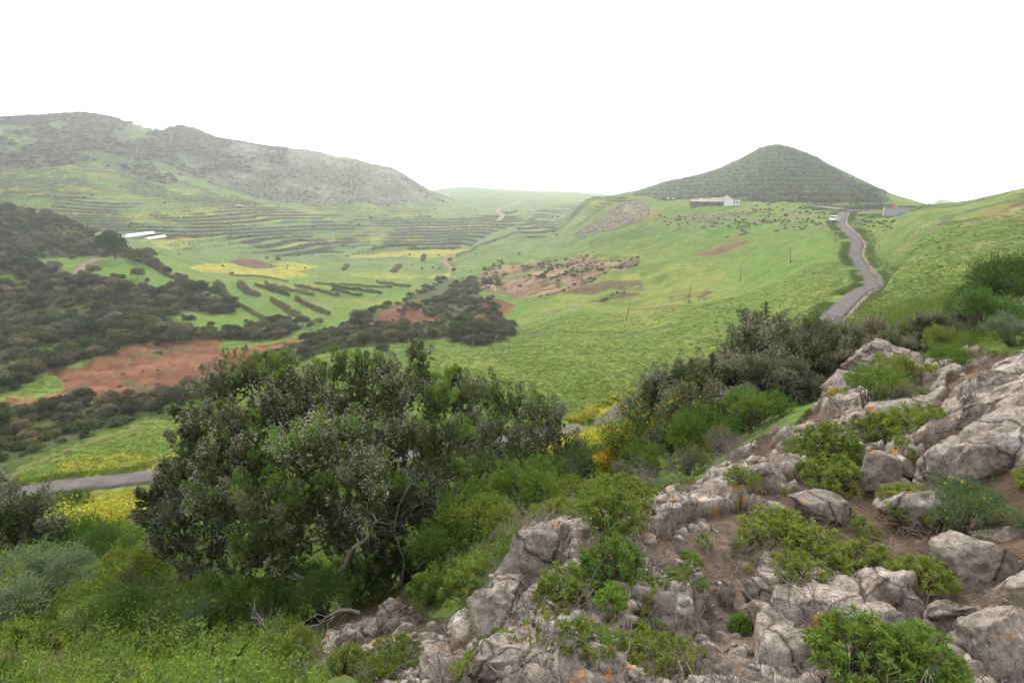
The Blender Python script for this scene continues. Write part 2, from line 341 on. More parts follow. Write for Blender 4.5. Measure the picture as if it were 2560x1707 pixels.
# red earth
for q in ([(110,930),(200,915),(350,862),(470,850),(550,848),(545,880),(600,870),(740,848),(765,858),(720,890),(640,920),(520,960),(400,985),(250,1005),(130,1015),(-20,1020),(-20,1000),(120,990),(170,960)],
          [(-20,1095),(60,1082),(140,1080),(100,1092),(-20,1105)], [(960,815),(1000,790),(1040,775),(1110,800),(1090,815),(1050,805),(1000,815)], [(1195,845),(1215,810),(1250,800),(1240,835)],
          [(1190,795),(1230,765),(1260,760),(1280,785),(1230,795)], [(930,812),(985,778),(1040,752),(1060,748),(1020,775),(960,815)]):
    r_ = paint(q, C_RED, .95, .8)
    COL = mix(COL, A(.225,.110,.066), r_*sstep(.1, .4, mid)*.7)
    COL = mix(COL, A(.12,.055,.04), r_*sstep(.25, .5, -mid+.3*sml)*.6)
ero = mask([(1190,700),(1205,672),(1330,650),(1450,640),(1600,650),(1590,672),(1500,695),(1400,735),(1290,745),(1200,728)], .8).astype(float)
redz = mask([(110,930),(200,915),(350,862),(470,850),(550,848),(545,880),(600,870),(740,848),(765,858),(720,890),(640,920),(520,960),(400,985),(250,1005),(130,1015),(-20,1020),(-20,1000),(120,990),(170,960)], .6).astype(float)
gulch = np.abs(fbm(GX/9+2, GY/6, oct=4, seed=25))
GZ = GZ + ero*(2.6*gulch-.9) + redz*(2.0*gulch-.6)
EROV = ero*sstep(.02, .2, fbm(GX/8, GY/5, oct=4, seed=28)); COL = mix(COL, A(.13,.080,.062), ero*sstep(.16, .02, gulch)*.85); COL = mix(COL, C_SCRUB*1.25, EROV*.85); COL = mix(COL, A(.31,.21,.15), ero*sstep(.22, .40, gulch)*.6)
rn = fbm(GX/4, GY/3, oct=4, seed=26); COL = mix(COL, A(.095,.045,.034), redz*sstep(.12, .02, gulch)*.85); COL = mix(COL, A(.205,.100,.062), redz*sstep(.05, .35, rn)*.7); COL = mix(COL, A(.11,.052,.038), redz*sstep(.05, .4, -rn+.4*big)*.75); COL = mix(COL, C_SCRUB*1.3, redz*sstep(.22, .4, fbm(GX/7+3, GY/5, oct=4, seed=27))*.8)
for u_, v_, hh_, rr_ in ((1243,772,3.2,5.5), (1010,792,2.6,7.0)):
    hx_, hy_ = hit(u_, v_); dd_ = np.hypot(GX-hx_, GY-hy_); GZ = GZ + hh_*np.exp(-(dd_/rr_)**2)
    COL = mix(COL, A(.16,.075,.052), sstep(rr_*1.25, rr_*.85, dd_+WARPX*1.5))
# mustard and ploughed plots in the valley
YEL = np.zeros(GX.shape)
for q, a in [([(470,668),(560,655),(640,668),(700,655),(730,652),(800,668),(740,680),(800,690),(720,695),(600,685),(500,680)], .75), ([(870,632),(960,625),(1130,620),(1180,625),(1130,642),(1000,640),(870,645)], .7),
          ([(1060,692),(1120,680),(1130,690),(1080,698)], .7), ([(880,680),(950,682),(1080,690),(980,700),(880,690)], .5), ([(900,600),(960,585),(985,597),(930,612)], .6),
          ([(1000,595),(1050,582),(1060,598),(1030,600)], .7), ([(860,665),(870,660),(865,682),(855,682)], .6), ([(990,672),(1000,662),(1010,668),(985,690)], .6),
          ([(380,608),(470,602),(480,618),(400,622)], .5), ([(120,1145),(300,1135),(450,1140),(470,1178),(330,1185),(180,1190)], .55), ([(1400,1045),(1480,1018),(1540,985),(1660,985),(1640,1010),(1500,1045),(1410,1062)], .75), ([(130,1250),(300,1236),(420,1228),(440,1260),(300,1275),(150,1280)], .8),
          ([(100,1330),(250,1290),(400,1290),(380,1320),(250,1345),(90,1370)], .6), ([(1380,1095),(1500,1080),(1560,1120),(1480,1180),(1390,1170)], .75), ([(1550,690),(1590,682),(1600,695),(1560,702)], .5)]:
    YEL = np.maximum(YEL, paint(q, C_YEL, a, .8, n=.45+.55*sstep(-.3, .2, sml+.5*mid)))
for q, c in [([(570,655),(605,645),(640,648),(700,665),(680,670),(640,672)], C_PLOUGH), ([(405,592),(440,580),(520,565),(550,568),(500,588),(450,596)], A(.105,.058,.05)),
          ([(870,594),(900,582),(950,572),(940,580),(905,594)], A(.135,.07,.055)), ([(210,568),(250,558),(320,562),(290,575),(240,580)], C_PLOUGH), ([(870,610),(850,602),(890,575),(860,590)], C_PLOUGH)]:
    paint(q, c, .95, .3)
for q in ([(880,560),(905,555),(905,580),(870,585)], [(640,560),(760,530),(800,540),(700,575)], [(700,640),(800,632),(840,645),(740,652)]):
    paint(q, C_BLUE*A(.9,1,1.05), .6, .5)
# terraces: stepped ground on the far slopes
GZ = GZ + (conem > .1)*(1.6*fbm(GX/16, GY/16, oct=3, seed=74)-.8*np.abs(fbm(GX/25, GY/25, oct=2, seed=75)))
ZB = GZ.copy()
RISE = np.zeros(GX.shape); CONE_RISE = np.zeros(GX.shape)
def terrace(px, h, strength, kind):
    global GZ, COL, RISE
    m = mask(px, 1.5).astype(float)
    ph = ZB/h + (1.3 if kind == 'field' else .25)*fbm(GX/70, GY/70, oct=2, seed=71) + .12*fbm(GX/9, GY/9, oct=2, seed=72)
    k = np.floor(ph); f = ph-k
    GZ = GZ + m*strength*h*((k+sstep(.62, 1.0, f)) - ph)
    along = np.floor(GX/(26+14*((k*7919) % 5)) + ((k*0.618) % 1)*5)
    hsh = _h(k, along, k*0, 5)/4294967295.0
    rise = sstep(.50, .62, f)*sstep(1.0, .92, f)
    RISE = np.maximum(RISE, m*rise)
    if kind == 'field':
        t = np.where((hsh < .30)[..., None], C_YEL*.75+C_GRASS*.25, np.where((hsh < .72)[..., None], C_BLUE*1.05, np.where((hsh < .90)[..., None], C_GRASS, C_SCRUB*1.4)))
        edge = sstep(.25, .0, f)
        wy = .45+.5*edge*(hsh < .45)
        COL = mix(COL, t, m*wy*sstep(-.35, .1, mid+.3))
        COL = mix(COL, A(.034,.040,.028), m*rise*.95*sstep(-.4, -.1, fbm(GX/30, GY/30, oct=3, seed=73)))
    else:
        COL = mix(COL, C_GRASS, m*.85*sstep(.0, .2, f)*sstep(.55, .4, f)*sstep(-.5, .1, mid+big))
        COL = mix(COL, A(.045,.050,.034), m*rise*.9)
        CONE_RISE[:] = m*rise
terrace([(-60,335),(250,338),(420,430),(520,478),(640,505),(1000,512),(1190,545),(1300,520),(1300,560),(1180,615),(1000,628),(860,640),(700,640),(560,625),(440,622),(300,590),(-60,528)], 1.7, .9, 'field')
TERR_RISE = RISE.copy()
terrace([(1290,575),(1340,528),(1450,505),(1560,492),(1600,503),(1500,530),(1400,575),(1320,600)], 1.7, .9, 'field')
terrace([(1540,490),(1750,436),(1860,382),(1950,362),(2050,390),(2200,470),(2330,520),(2000,508),(1640,500)], 2.7, .95, 'scrub')
paint([(40,1420),(120,1310),(300,1268),(440,1255),(430,1330),(330,1370),(150,1390)], A(.185,.19,.045), .8, rmin=9)
TM = np.maximum(mask([(-60,320),(160,300),(330,325),(480,340),(560,365),(470,420),(440,470),(330,440),(250,400),(0,440),(-60,440)], 2), ((RG > 545) & (RG < 720) & (AG < -.36)))*1.0
HM = np.maximum((hillm > .1)*1.0, ((RG > 500) & (RG < 680) & (AG >= -.40) & (AG < -.10) & (GZ > 4))*1.0)
ACC_T = TM*sstep(-.28, .08, fbm(GX/30, GY/22, oct=3, seed=95)); ACC_H = HM*(.12+.88*sstep(-.02, .22, fbm(GX/24+5, GY/20, oct=3, seed=96)))
COL = mix(COL, A(.058,.070,.038), ACC_T*.85); COL = mix(COL, A(.070,.078,.046), np.clip(ACC_H-.12, 0, 1)*.75)
# near hillside below the viewpoint and the rock ledge
nearm = sstep(34, 16, RG)
nm = fbm(GX/1.3, GY/1.3, oct=4, seed=81)
COL = mix(COL, mix(np.broadcast_to(A(.080,.125,.032), COL.shape), A(.095,.078,.052), sstep(.0, .4, nm)), sstep(22, 12, RG)*.9)
LEDGE = mask([(1010,1760),(1160,1560),(1230,1440),(1290,1380),(1410,1295),(1620,1240),(1750,1195),(1880,1100),(1990,1060),(2070,985),(2130,900),(2300,900),(2620,880),(2900,1000),(2900,1900),(1500,1900)], .6).astype(float)
LEDGE = np.maximum(LEDGE, sstep(2.2, 1.5, RG))
LEDGE = np.maximum(LEDGE, mask([(760,1640),(860,1560),(1000,1500),(1180,1540),(1240,1500),(1200,1707),(900,1707)], .8).astype(float)*.9)
soilc = mix(np.broadcast_to(C_SOIL, COL.shape), A(.15,.105,.082), sstep(.0, .5, fbm(GX*2.1, GY*2.1, oct=4, seed=82)))
COL = mix(COL, soilc, LEDGE)
ROCKM = sstep(-.14, -.02, fbm(GX*.95+3, GY*.95, oct=4, seed=86)+.35*fbm(GX*3.1, GY*3.1, oct=3, seed=87))*np.clip(LEDGE*1.2, 0, 1)
SOILP = np.maximum(mask([(1560,1345),(1700,1285),(1850,1245),(1960,1290),(1900,1380),(1880,1440),(1930,1480),(1880,1560),(1900,1700),(1620,1707),(1520,1660),(1560,1560),(1560,1540),(1740,1540),(1760,1470),(1700,1420),(1580,1400)], .5), mask([(2080,1260),(2200,1290),(2330,1330),(2380,1440),(2300,1460),(2120,1420),(2000,1400),(2000,1300)], .5))*1.0
ROCKM = ROCKM*(1-.85*SOILP)
ROCKM2 = sstep(.02, .10, fbm(GX*2.3, GY*2.3, oct=4, seed=88))*ROCKM
ROCKM3 = sstep(.0, .09, fbm(GX*5.3, GY*5.3+4, oct=3, seed=89))*ROCKM
ridge = 1-np.abs(fbm(GX*1.7, GY*1.7, oct=5, seed=84))*2.2
def worley(x, y, seed):
    ix, iy = np.floor(x), np.floor(y); f1 = np.full(x.shape, 9.); f2 = np.full(x.shape, 9.); hid = np.zeros(x.shape); dx = np.zeros(x.shape); dy = np.zeros(x.shape)
    for i in (-1, 0, 1):
        for j in (-1, 0, 1):
            cx, cy_ = ix+i, iy+j; h1 = _h(cx, cy_, cx*0, seed)/4294967295.; h2 = _h(cx, cy_, cx*0+1, seed)/4294967295.
            px_, py_ = cx+.1+.8*h1-x, cy_+.1+.8*h2-y; d = np.hypot(px_, py_); c = d < f1
            f2 = np.where(c, f1, np.minimum(f2, d)); hid = np.where(c, _h(cx, cy_, cx*0+2, seed)/4294967295., hid); dx = np.where(c, px_, dx); dy = np.where(c, py_, dy); f1 = np.where(c, d, f1)
    return f2-f1, hid, dx, dy
nr_ = RG < 14; SLAB = np.zeros(GX.shape)
wx_ = GX[nr_]+.12*fbm(GX[nr_]*3, GY[nr_]*3, oct=3, seed=91); wy_ = GY[nr_]+.12*fbm(GX[nr_]*3, GY[nr_]*3, oct=3, seed=92)
for fq, am, sd_ in ((1.3, .11, 5), (3.4, .035, 6)):
    e_, h_, dx_, dy_ = worley(wx_*fq, wy_*fq*1.25, sd_)
    SLAB[nr_] += am*(h_-.35+.55*((h_*17 % 1)-.5)*dx_+.55*((h_*31 % 1)-.5)*dy_) - am*.55*sstep(.10, .0, e_)
GZ = GZ + ROCKM*SLAB*sstep(1.0, 1.6, RG)
GZ = GZ + (LEDGE*.012*fbm(GX*9, GY*9, oct=3, seed=85) + .05*ROCKM + .04*ROCKM2 + .02*ROCKM3 + ROCKM*(.02*ridge+.010*fbm(GX*14, GY*14, oct=3, seed=90)) - .08*LEDGE)*sstep(1.0, 1.6, RG)
# ------------------------------------------------------------------ materials
def new_mat(name):
    m = bpy.data.materials.new(name); m.use_nodes = True; nt = m.node_tree
    return m, nt, nt.nodes['Principled BSDF']
def nd(nt, t, **kw):
    n_ = nt.nodes.new(t)
    for k, v in kw.items():
        if k in n_.inputs: n_.inputs[k].default_value = v
        else: setattr(n_, k, v)
    return n_
def ramp(nt, fac, stops):
    r_ = nd(nt, 'ShaderNodeValToRGB'); e = r_.color_ramp.elements
    while len(e) < len(stops): e.new(0.5)
    for k, (p, c) in enumerate(stops):
        e[k].position = p; e[k].color = tuple(c)+(1,) if len(c) == 3 else c
    nt.links.new(fac, r_.inputs['Fac']); return r_.outputs['Color']
def mixc(nt, a, b, fac, mode='MIX'):
    m_ = nd(nt, 'ShaderNodeMix', data_type='RGBA', blend_type=mode)
    for s_, val in (('A', a), ('B', b)):
        if hasattr(val, 'is_linked'): nt.links.new(val, m_.inputs[s_])
        else: m_.inputs[s_].default_value = tuple(val)+(1,)
    if hasattr(fac, 'is_linked'): nt.links.new(fac, m_.inputs['Factor'])
    else: m_.inputs['Factor'].default_value = fac
    return m_.outputs['Result']
def noise_n(nt, scale, detail=4, rough=.55, vec=None, dist=0.0):
    n_ = nd(nt, 'ShaderNodeTexNoise', Scale=scale, Detail=detail, Roughness=rough, Distortion=dist)
    if vec is None:
        g = nd(nt, 'ShaderNodeNewGeometry'); vec = g.outputs['Position']
    nt.links.new(vec, n_.inputs['Vector']); return n_.outputs['Fac']
def rock_nodes(nt):
    g = nd(nt, 'ShaderNodeNewGeometry'); p = g.outputs['Position']
    n1 = noise_n(nt, 1.7, 6, .65, p, .6); n2 = noise_n(nt, 7, 6, .7, p); n3 = noise_n(nt, 28, 5, .7, p)
    c = ramp(nt, n1, [(.28, (.145,.124,.109)), (.45, (.252,.213,.184)), (.58, (.312,.266,.229)), (.75, (.268,.244,.220))])
    c = mixc(nt, c, ramp(nt, n2, [(.25, (.42,.39,.37)), (.47, (.95,.95,.95)), (.72, (1.42,1.40,1.38))]), 1, 'MULTIPLY')
    c = mixc(nt, c, ramp(nt, n3, [(.3, (.55,.53,.52)), (.7, (1.32,1.32,1.32))]), 1, 'MULTIPLY')
    def blotch(scale, lo, hi, det=5, off=0.0):
        mp = nd(nt, 'ShaderNodeMapping'); mp.inputs['Location'].default_value = (off, off*.7, -off); nt.links.new(p, mp.inputs['Vector'])
        return ramp(nt, noise_n(nt, scale, det, .62, mp.outputs[0], .3), [(lo, (0, 0, 0)), (hi, (1, 1, 1))])
    c = mixc(nt, c, (.44, .42, .39), blotch(4.2, .59, .66, 7, 3.0))          # pale crust lichen
    c = mixc(nt, c, (.085, .072, .065), blotch(3.3, .575, .67, 7, 11.0))      # dark weathering
    c = mixc(nt, c, (.33, .34, .28), blotch(9.0, .64, .70, 6, 7.0))           # grey-green lichen
    om = nd(nt, 'ShaderNodeMath', operation='MULTIPLY'); nt.links.new(blotch(13.0, .585, .61, 5, 19.0), om.inputs[0]); nt.links.new(blotch(1.9, .575, .60, 3, 31.0), om.inputs[1])
    c = mixc(nt, c, (.50, .21, .025), om.outputs[0])        # orange lichen
    wv = nd(nt, 'ShaderNodeMix', data_type='RGBA', blend_type='ADD'); wv.inputs['Factor'].default_value = .16; nt.links.new(p, wv.inputs['A'])
    nv = nd(nt, 'ShaderNodeTexNoise', Scale=3.0, Detail=4.0); nt.links.new(p, nv.inputs['Vector']); nt.links.new(nv.outputs['Color'], wv.inputs['B'])
    vo = nd(nt, 'ShaderNodeTexVoronoi', feature='DISTANCE_TO_EDGE', Scale=2.6); nt.links.new(wv.outputs['Result'], vo.inputs['Vector'])
    crack = ramp(nt, vo.outputs['Distance'], [(.0, (0, 0, 0)), (.035, (1, 1, 1))])
    c = mixc(nt, c, ramp(nt, vo.outputs['Distance'], [(.0, (.35, .32, .30)), (.022, (1, 1, 1))]), 1, 'MULTIPLY')
    cb = nd(nt, 'ShaderNodeBump', Strength=.8, Distance=.03); nt.links.new(crack, cb.inputs['Height']); last = cb.outputs[0]
    for sc, st, di in ((5, .8, .06), (19, .8, .022), (80, .8, .008)):
        bp = nd(nt, 'ShaderNodeBump', Strength=st, Distance=di); nt.links.new(noise_n(nt, sc, 6, .7, p), bp.inputs['Height'])
        if last: nt.links.new(last, bp.inputs['Normal'])
        last = bp.outputs[0]
    return c, last
def ground_mat():
    m, nt, b = new_mat('ground_cover')
    at_ = nd(nt, 'ShaderNodeAttribute', attribute_name='Col')
    c = at_.outputs['Color']
    for sc, amt in ((.35, .30), (1.6, .28), (7.0, .28), (40.0, .22)):
        nz = noise_n(nt, sc, 4, .6)
        v = ramp(nt, nz, [(.25, (1-amt,)*3), (.75, (1+amt, 1+amt*.95, 1+amt*.7))])
        c = mixc(nt, c, v, 1.0, 'MULTIPLY')
    rk, rbump = rock_nodes(nt); ar = nd(nt, 'ShaderNodeAttribute', attribute_name='rockm')
    c = mixc(nt, c, rk, ar.outputs['Fac'])
    nt.links.new(c, b.inputs['Base Color'])
    b.inputs['Roughness'].default_value = .95; b.inputs['Specular IOR Level'].default_value = .05
    bp = nd(nt, 'ShaderNodeBump', Strength=.6, Distance=.12)
    nt.links.new(noise_n(nt, 2.2, 5, .7), bp.inputs['Height'])
    bp2 = nd(nt, 'ShaderNodeBump', Strength=.6, Distance=.02)
    nt.links.new(noise_n(nt, 45, 4, .7), bp2.inputs['Height']); nt.links.new(bp.outputs[0], bp2.inputs['Normal'])
    nt.links.new(bp2.outputs[0], b.inputs['Normal'])
    return m
M_GROUND = ground_mat()
nA, nR = GZ.shape
idx = np.arange(nA*nR).reshape(nA, nR)
F = np.stack([idx[:-1, :-1], idx[1:, :-1], idx[1:, 1:], idx[:-1, 1:]], -1).reshape(-1, 4)
cen = np.array([[nA*nR]]); V = np.vstack([np.c_[GX.ravel(), GY.ravel(), GZ.ravel()], [[0, 0, -1.62]]])
inner = np.stack([idx[:-1, 0], np.full(nA-1, nA*nR), idx[1:, 0]], -1)
seam = np.stack([idx[-1, :-1], idx[0, :-1], idx[0, 1:], idx[-1, 1:]], -1)
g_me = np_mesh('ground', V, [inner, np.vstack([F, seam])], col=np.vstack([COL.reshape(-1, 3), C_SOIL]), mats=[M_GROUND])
ra = g_me.attributes.new('rockm', 'FLOAT', 'POINT'); ra.data.foreach_set('value', np.append(ROCKM.ravel(), 0).astype(np.float32))
tag(mobj('ground', g_me), kind='structure')
# ------------------------------------------------------------------ road surfaces
def ribbon(name, key, mat, off0, off1, dz=0.0, crown=0.0, n_across=5, drop=0.25, rmin=0):
    xy, z, w = PATHS[key]
    if rmin:
        k0 = int(np.argmax((np.hypot(xy[:, 0], xy[:, 1]) > rmin) & (xy[:, 0] > 0))); xy, z = xy[k0:], z[k0:]
    t = np.gradient(xy, axis=0); t /= np.linalg.norm(t, axis=1)[:, None]; nrm = np.c_[t[:, 1], -t[:, 0]]
    offs = np.linspace(off0, off1, n_across)
    rows = []
    wob = .12*noise(xy[:, 0]/2.3, xy[:, 1]/2.3, seed=5)
    for q, o in enumerate(offs):
        oo = o + (wob if q in (0, n_across-1) else 0)
        p = xy + nrm*np.reshape(oo, (-1, 1)) if np.ndim(oo) else xy+nrm*oo
        rows.append(np.c_[p, z+dz+crown*(1-((o-(off0+off1)/2)/((off1-off0)/2))**2)])
    lo = rows[0].copy(); lo[:, 2] -= drop; hi = rows[-1].copy(); hi[:, 2] -= drop
    R_ = np.stack([lo]+rows+[hi], 1); n1, n2 = R_.shape[:2]
    ix = np.arange(n1*n2).reshape(n1, n2)
    F_ = np.stack([ix[:-1, :-1], ix[:-1, 1:], ix[1:, 1:], ix[1:, :-1]], -1).reshape(-1, 4)
    return tag(mobj(name, np_mesh(name, R_.reshape(-1, 3), [F_], mats=[mat])), kind='structure')
def simple_mat(name, c1, c2, scale=3.0, rough=.9, bump=.3, dist=.02, spec=.2, scale2=None):
    m, nt, b = new_mat(name)
    tc = nd(nt, 'ShaderNodeTexCoord')
    nz = noise_n(nt, scale, 5, .6, tc.outputs['Object'])
    c = ramp(nt, nz, [(.3, c1), (.7, c2)])
    if scale2:
        n2 = noise_n(nt, scale2, 3, .6, tc.outputs['Object']); c = mixc(nt, c, ramp(nt, n2, [(.3, (.75,)*3), (.7, (1.2,)*3)]), 1, 'MULTIPLY')
    nt.links.new(c, b.inputs['Base Color']); b.inputs['Roughness'].default_value = rough; b.inputs['Specular IOR Level'].default_value = spec
    bp = nd(nt, 'ShaderNodeBump', Strength=bump, Distance=dist); nt.links.new(nz, bp.inputs['Height']); nt.links.new(bp.outputs[0], b.inputs['Normal'])
    return m
M_ASPHALT = simple_mat('worn_asphalt', (.085,.075,.072), (.150,.132,.124), .55, .9, .15, .01, .1, 5)
M_DIRT = simple_mat('dry_track_dirt', (.20,.150,.115), (.30,.235,.185), 1.5, .95, .3, .02, .05, 9)
M_REDDIRT = simple_mat('red_track_dirt', (.21,.12,.075), (.28,.18,.11), 1.0, .95, .3, .02, .05, 9)
M_GREENTRACK = simple_mat('grassy_track', (.17,.15,.06), (.24,.19,.09), 1.0, .95, .3, .02, .05, 9)
M_PATH = simple_mat('trodden_path', (.12,.10,.05), (.17,.13,.075), 1.0, .95, .3, .02, .05, 9)
ribbon('road', 'road', M_ASPHALT, -1.45, 1.45, .0, .05)
ribbon('road_shoulder', 'road', M_DIRT, 1.34, 2.1, -.03, .0, 3, rmin=78)
ribbon('farm_track', 'track_house', M_DIRT, -1.6, 1.6, -.02)
ribbon('farm_track', 'track_barn', M_DIRT, -1.5, 1.5, -.04)
ribbon('valley_track', 'track_valley', M_REDDIRT, -1.3, 1.3, -.02)
ribbon('farm_track', 'track_west', M_DIRT, -1.7, 1.7, -.02)
ribbon('far_track', 'track_far', M_DIRT, -1.8, 1.8)
ribbon('footpath', 'footpath', M_PATH, -.32, .32, -.06)
# ------------------------------------------------------------------ plant materials
def leaf_mat(name, trans=.3, rough=.6, var=.25, spec=.25):
    m, nt, b = new_mat(name)
    at_ = nd(nt, 'ShaderNodeAttribute', attribute_name='Col'); oi = nd(nt, 'ShaderNodeObjectInfo')
    c = mixc(nt, at_.outputs['Color'], ramp(nt, oi.outputs['Random'], [(0, (1-var, 1-var*.8, 1-var)), (.5, (1, 1, 1)), (1, (1+var, 1+var*.7, 1+var*.3))]), 1, 'MULTIPLY')
    nt.links.new(c, b.inputs['Base Color']); b.inputs['Roughness'].default_value = rough; b.inputs['Specular IOR Level'].default_value = spec
    tr = nd(nt, 'ShaderNodeBsdfTranslucent'); nt.links.new(mixc(nt, c, (1.0, 1.15, .55), 1, 'MULTIPLY'), tr.inputs['Color'])
    ms = nd(nt, 'ShaderNodeMixShader', Fac=trans); out = nt.nodes['Material Output']
    nt.links.new(b.outputs[0], ms.inputs[1]); nt.links.new(tr.outputs[0], ms.inputs[2]); nt.links.new(ms.outputs[0], out.inputs['Surface'])
    return m
M_LEAF = leaf_mat('leaves'); M_FAR = leaf_mat('far_foliage', .15, .9, .45, .05)
M_BARK = simple_mat('grey_bark', (.09,.075,.062), (.23,.20,.175), 14, .9, .5, .01, .1)
M_TWIG = simple_mat('dead_twigs', (.11,.092,.08), (.25,.215,.19), 9, .9, .3, .004, .1)
M_STEM = simple_mat('green_stems', (.07,.06,.035), (.12,.11,.06), 9, .8, .2, .004, .2)
def unit(v): return v/np.maximum(np.linalg.norm(v, axis=-1, keepdims=True), 1e-9)
def rdir(rng, n): return unit(rng.normal(size=(n, 3)))
class Buf:
    def __init__(s): s.V, s.T, s.Q, s.C, s.n = [], [], [], [], 0
    def leaves(s, pos, d, L, Wd, col, rng, fold=.25, bend=0.0):
        """one folded lance-shaped leaf for each row"""
        n_ = len(pos)
        if n_ == 0: return
        d = unit(d); L = np.broadcast_to(L, (n_,))[:, None]; Wd = np.broadcast_to(Wd, (n_,))[:, None]
        side = unit(np.cross(d, rdir(rng, n_)+np.array([0, 0, .8]))); up = np.cross(side, d)
        a = pos; tip = pos+d*L-np.array([0, 0, 1.0])*L*bend
        m_ = pos+d*L*.45
        l_ = m_+side*Wd*.5+up*Wd*fold; r_ = m_-side*Wd*.5+up*Wd*fold
        s.V.append(np.stack([a, r_, tip, l_], 1).reshape(-1, 3)); s.C.append(np.repeat(np.broadcast_to(col, (n_, 3)), 4, 0))
        k = s.n+4*np.arange(n_)[:, None]
        s.T.append(np.vstack([k+[0, 1, 2], k+[0, 2, 3]])); s.n += 4*n_
    def tube(s, pts, rad, sides=4, col=(1, 1, 1)):
        pts = np.asarray(pts, float); m_ = len(pts); rad = np.broadcast_to(rad, (m_,))
        t = unit(np.gradient(pts, axis=0)); ref = np.array([.31, .87, .38])
        a = unit(np.cross(t, ref)); b = np.cross(t, a)
        an = np.linspace(0, 2*math.pi, sides, endpoint=False)
        ring = pts[:, None]+rad[:, None, None]*(np.cos(an)[None, :, None]*a[:, None]+np.sin(an)[None, :, None]*b[:, None])
        s.V.append(ring.reshape(-1, 3)); s.C.append(np.tile(np.asarray(col, float), (m_*sides, 1)))
        ix = s.n+np.arange(m_*sides).reshape(m_, sides); jx = np.roll(ix, -1, 1)
        s.Q.append(np.stack([ix[:-1], jx[:-1], jx[1:], ix[1:]], -1).reshape(-1, 4)); s.n += m_*sides
    def mesh(s, name, mat, smooth=False):
        T = np.vstack(s.T) if s.T else np.zeros((0, 3), int); Q = np.vstack(s.Q) if s.Q else np.zeros((0, 4), int)
        return np_mesh(name, np.vstack(s.V), [T, Q], col=np.vstack(s.C), smooth=smooth, mats=[mat])
def wob(p0, p1, rng, n_=6, amp=.12, sag=0.0):
    p0 = np.asarray(p0, float); p1 = np.asarray(p1, float); t = np.linspace(0, 1, n_)[:, None]; L = np.linalg.norm(p1-p0)
    w = rng.normal(size=(n_, 3))*amp*L/3; w[0] = 0; w[-1] = 0
    return p0+(p1-p0)*t+w+np.array([0, 0, 1])*sag*L*(4*t*(1-t))
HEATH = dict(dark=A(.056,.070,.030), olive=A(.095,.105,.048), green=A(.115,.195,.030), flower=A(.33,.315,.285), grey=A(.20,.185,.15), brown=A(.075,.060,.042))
def heath_crown(clumps, rng, axis, needle=(.040, .011), plume_len=.42, needles=120, pal=None, fl=.5, bright=.35, grey=.0, dens=26, fill=150):
    """clumps: (x, y, z, radius). Brush-like plumes on each clump, white-flowered or green at the tips."""
    B = Buf(); tips = []
    for cx, cy, cz, R in clumps:
        c = np.array([cx, cy, cz]); n_ = max(5, int(dens*(R/.5)**1.7))
        d = rdir(rng, n_*3); d = d[d[:, 2] > -.45][:n_]
        base = c+d*R*rng.uniform(.25, .8, (len(d), 1))*np.array([1, 1, 1.1])
        out = unit(c-axis+1e-6)*.25
        nf = int(fill*(R/.5)**2)+6; fd = rdir(rng, nf)                                   # dark filler leaves, added inside each clump to block light
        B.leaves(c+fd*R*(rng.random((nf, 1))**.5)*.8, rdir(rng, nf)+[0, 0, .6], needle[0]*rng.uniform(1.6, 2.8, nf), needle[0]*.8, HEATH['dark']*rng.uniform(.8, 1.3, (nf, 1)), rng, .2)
        ax = unit(d*.6+np.array([0, 0, .9])+out+rng.normal(size=d.shape)*.15)
        q = rng.random(4); cl_fl = min(1, fl*2.1) if q[0] < (.55 if fl < .9 else 2) else fl*.15; cl_br = bright*(2*q[1] if q[1] > .4 else 0); cl_gr = grey*2*q[2]
        for k in range(len(d)):
            L = plume_len*rng.uniform(.6, 1.15)*min(1, R/.35); m_ = int(needles*rng.uniform(.7, 1.2))
            t = rng.random(m_)**.8; a = ax[k]
            rad = unit(np.cross(a, rdir(rng, m_)))
            wid = L*.19*np.sin(np.clip(t*.9+.12, 0, 1)*math.pi)**.7
            pos = base[k]+a*(t*L)[:, None]+rad*(wid*rng.uniform(.2, 1, m_))[:, None]
            dr = a*.75+rad*.7+rng.normal(size=(m_, 3))*.25
            isbr = rng.random() < cl_br; isfl = rng.random() < cl_fl; isgr = rng.random() < cl_gr
            col = HEATH['dark']+(HEATH['olive']-HEATH['dark'])*rng.random((m_, 1))
            if isgr: col = col+(HEATH['grey']-col)*(.3+.6*rng.random((m_, 1)))
            if isbr: col = col+(HEATH['green']-col)*np.clip(t*1.3-.2, 0, 1)[:, None]
            col = np.where((t < .25)[:, None], col+(HEATH['brown']-col)*.6, col)
            B.leaves(pos, dr, needle[0]*rng.uniform(.6, 1.3, m_), needle[1], col, rng, .15)
            if isfl:
                f = max(3, int(m_*.55)); tt = rng.uniform(.45, 1.0, f); rd = unit(np.cross(a, rdir(rng, f)))
                pp = base[k]+a*(tt*L)[:, None]+rd*(L*.25*rng.uniform(.6, 1.1, f))[:, None]
                B.leaves(pp, rd+a*.6+rng.normal(size=(f, 3))*.4, needle[0]*.5, needle[1]*1.3, HEATH['flower']*rng.uniform(.35, 1.2, (f, 1)), rng, .3)
            tips.append((c, base[k]))
    return B, tips
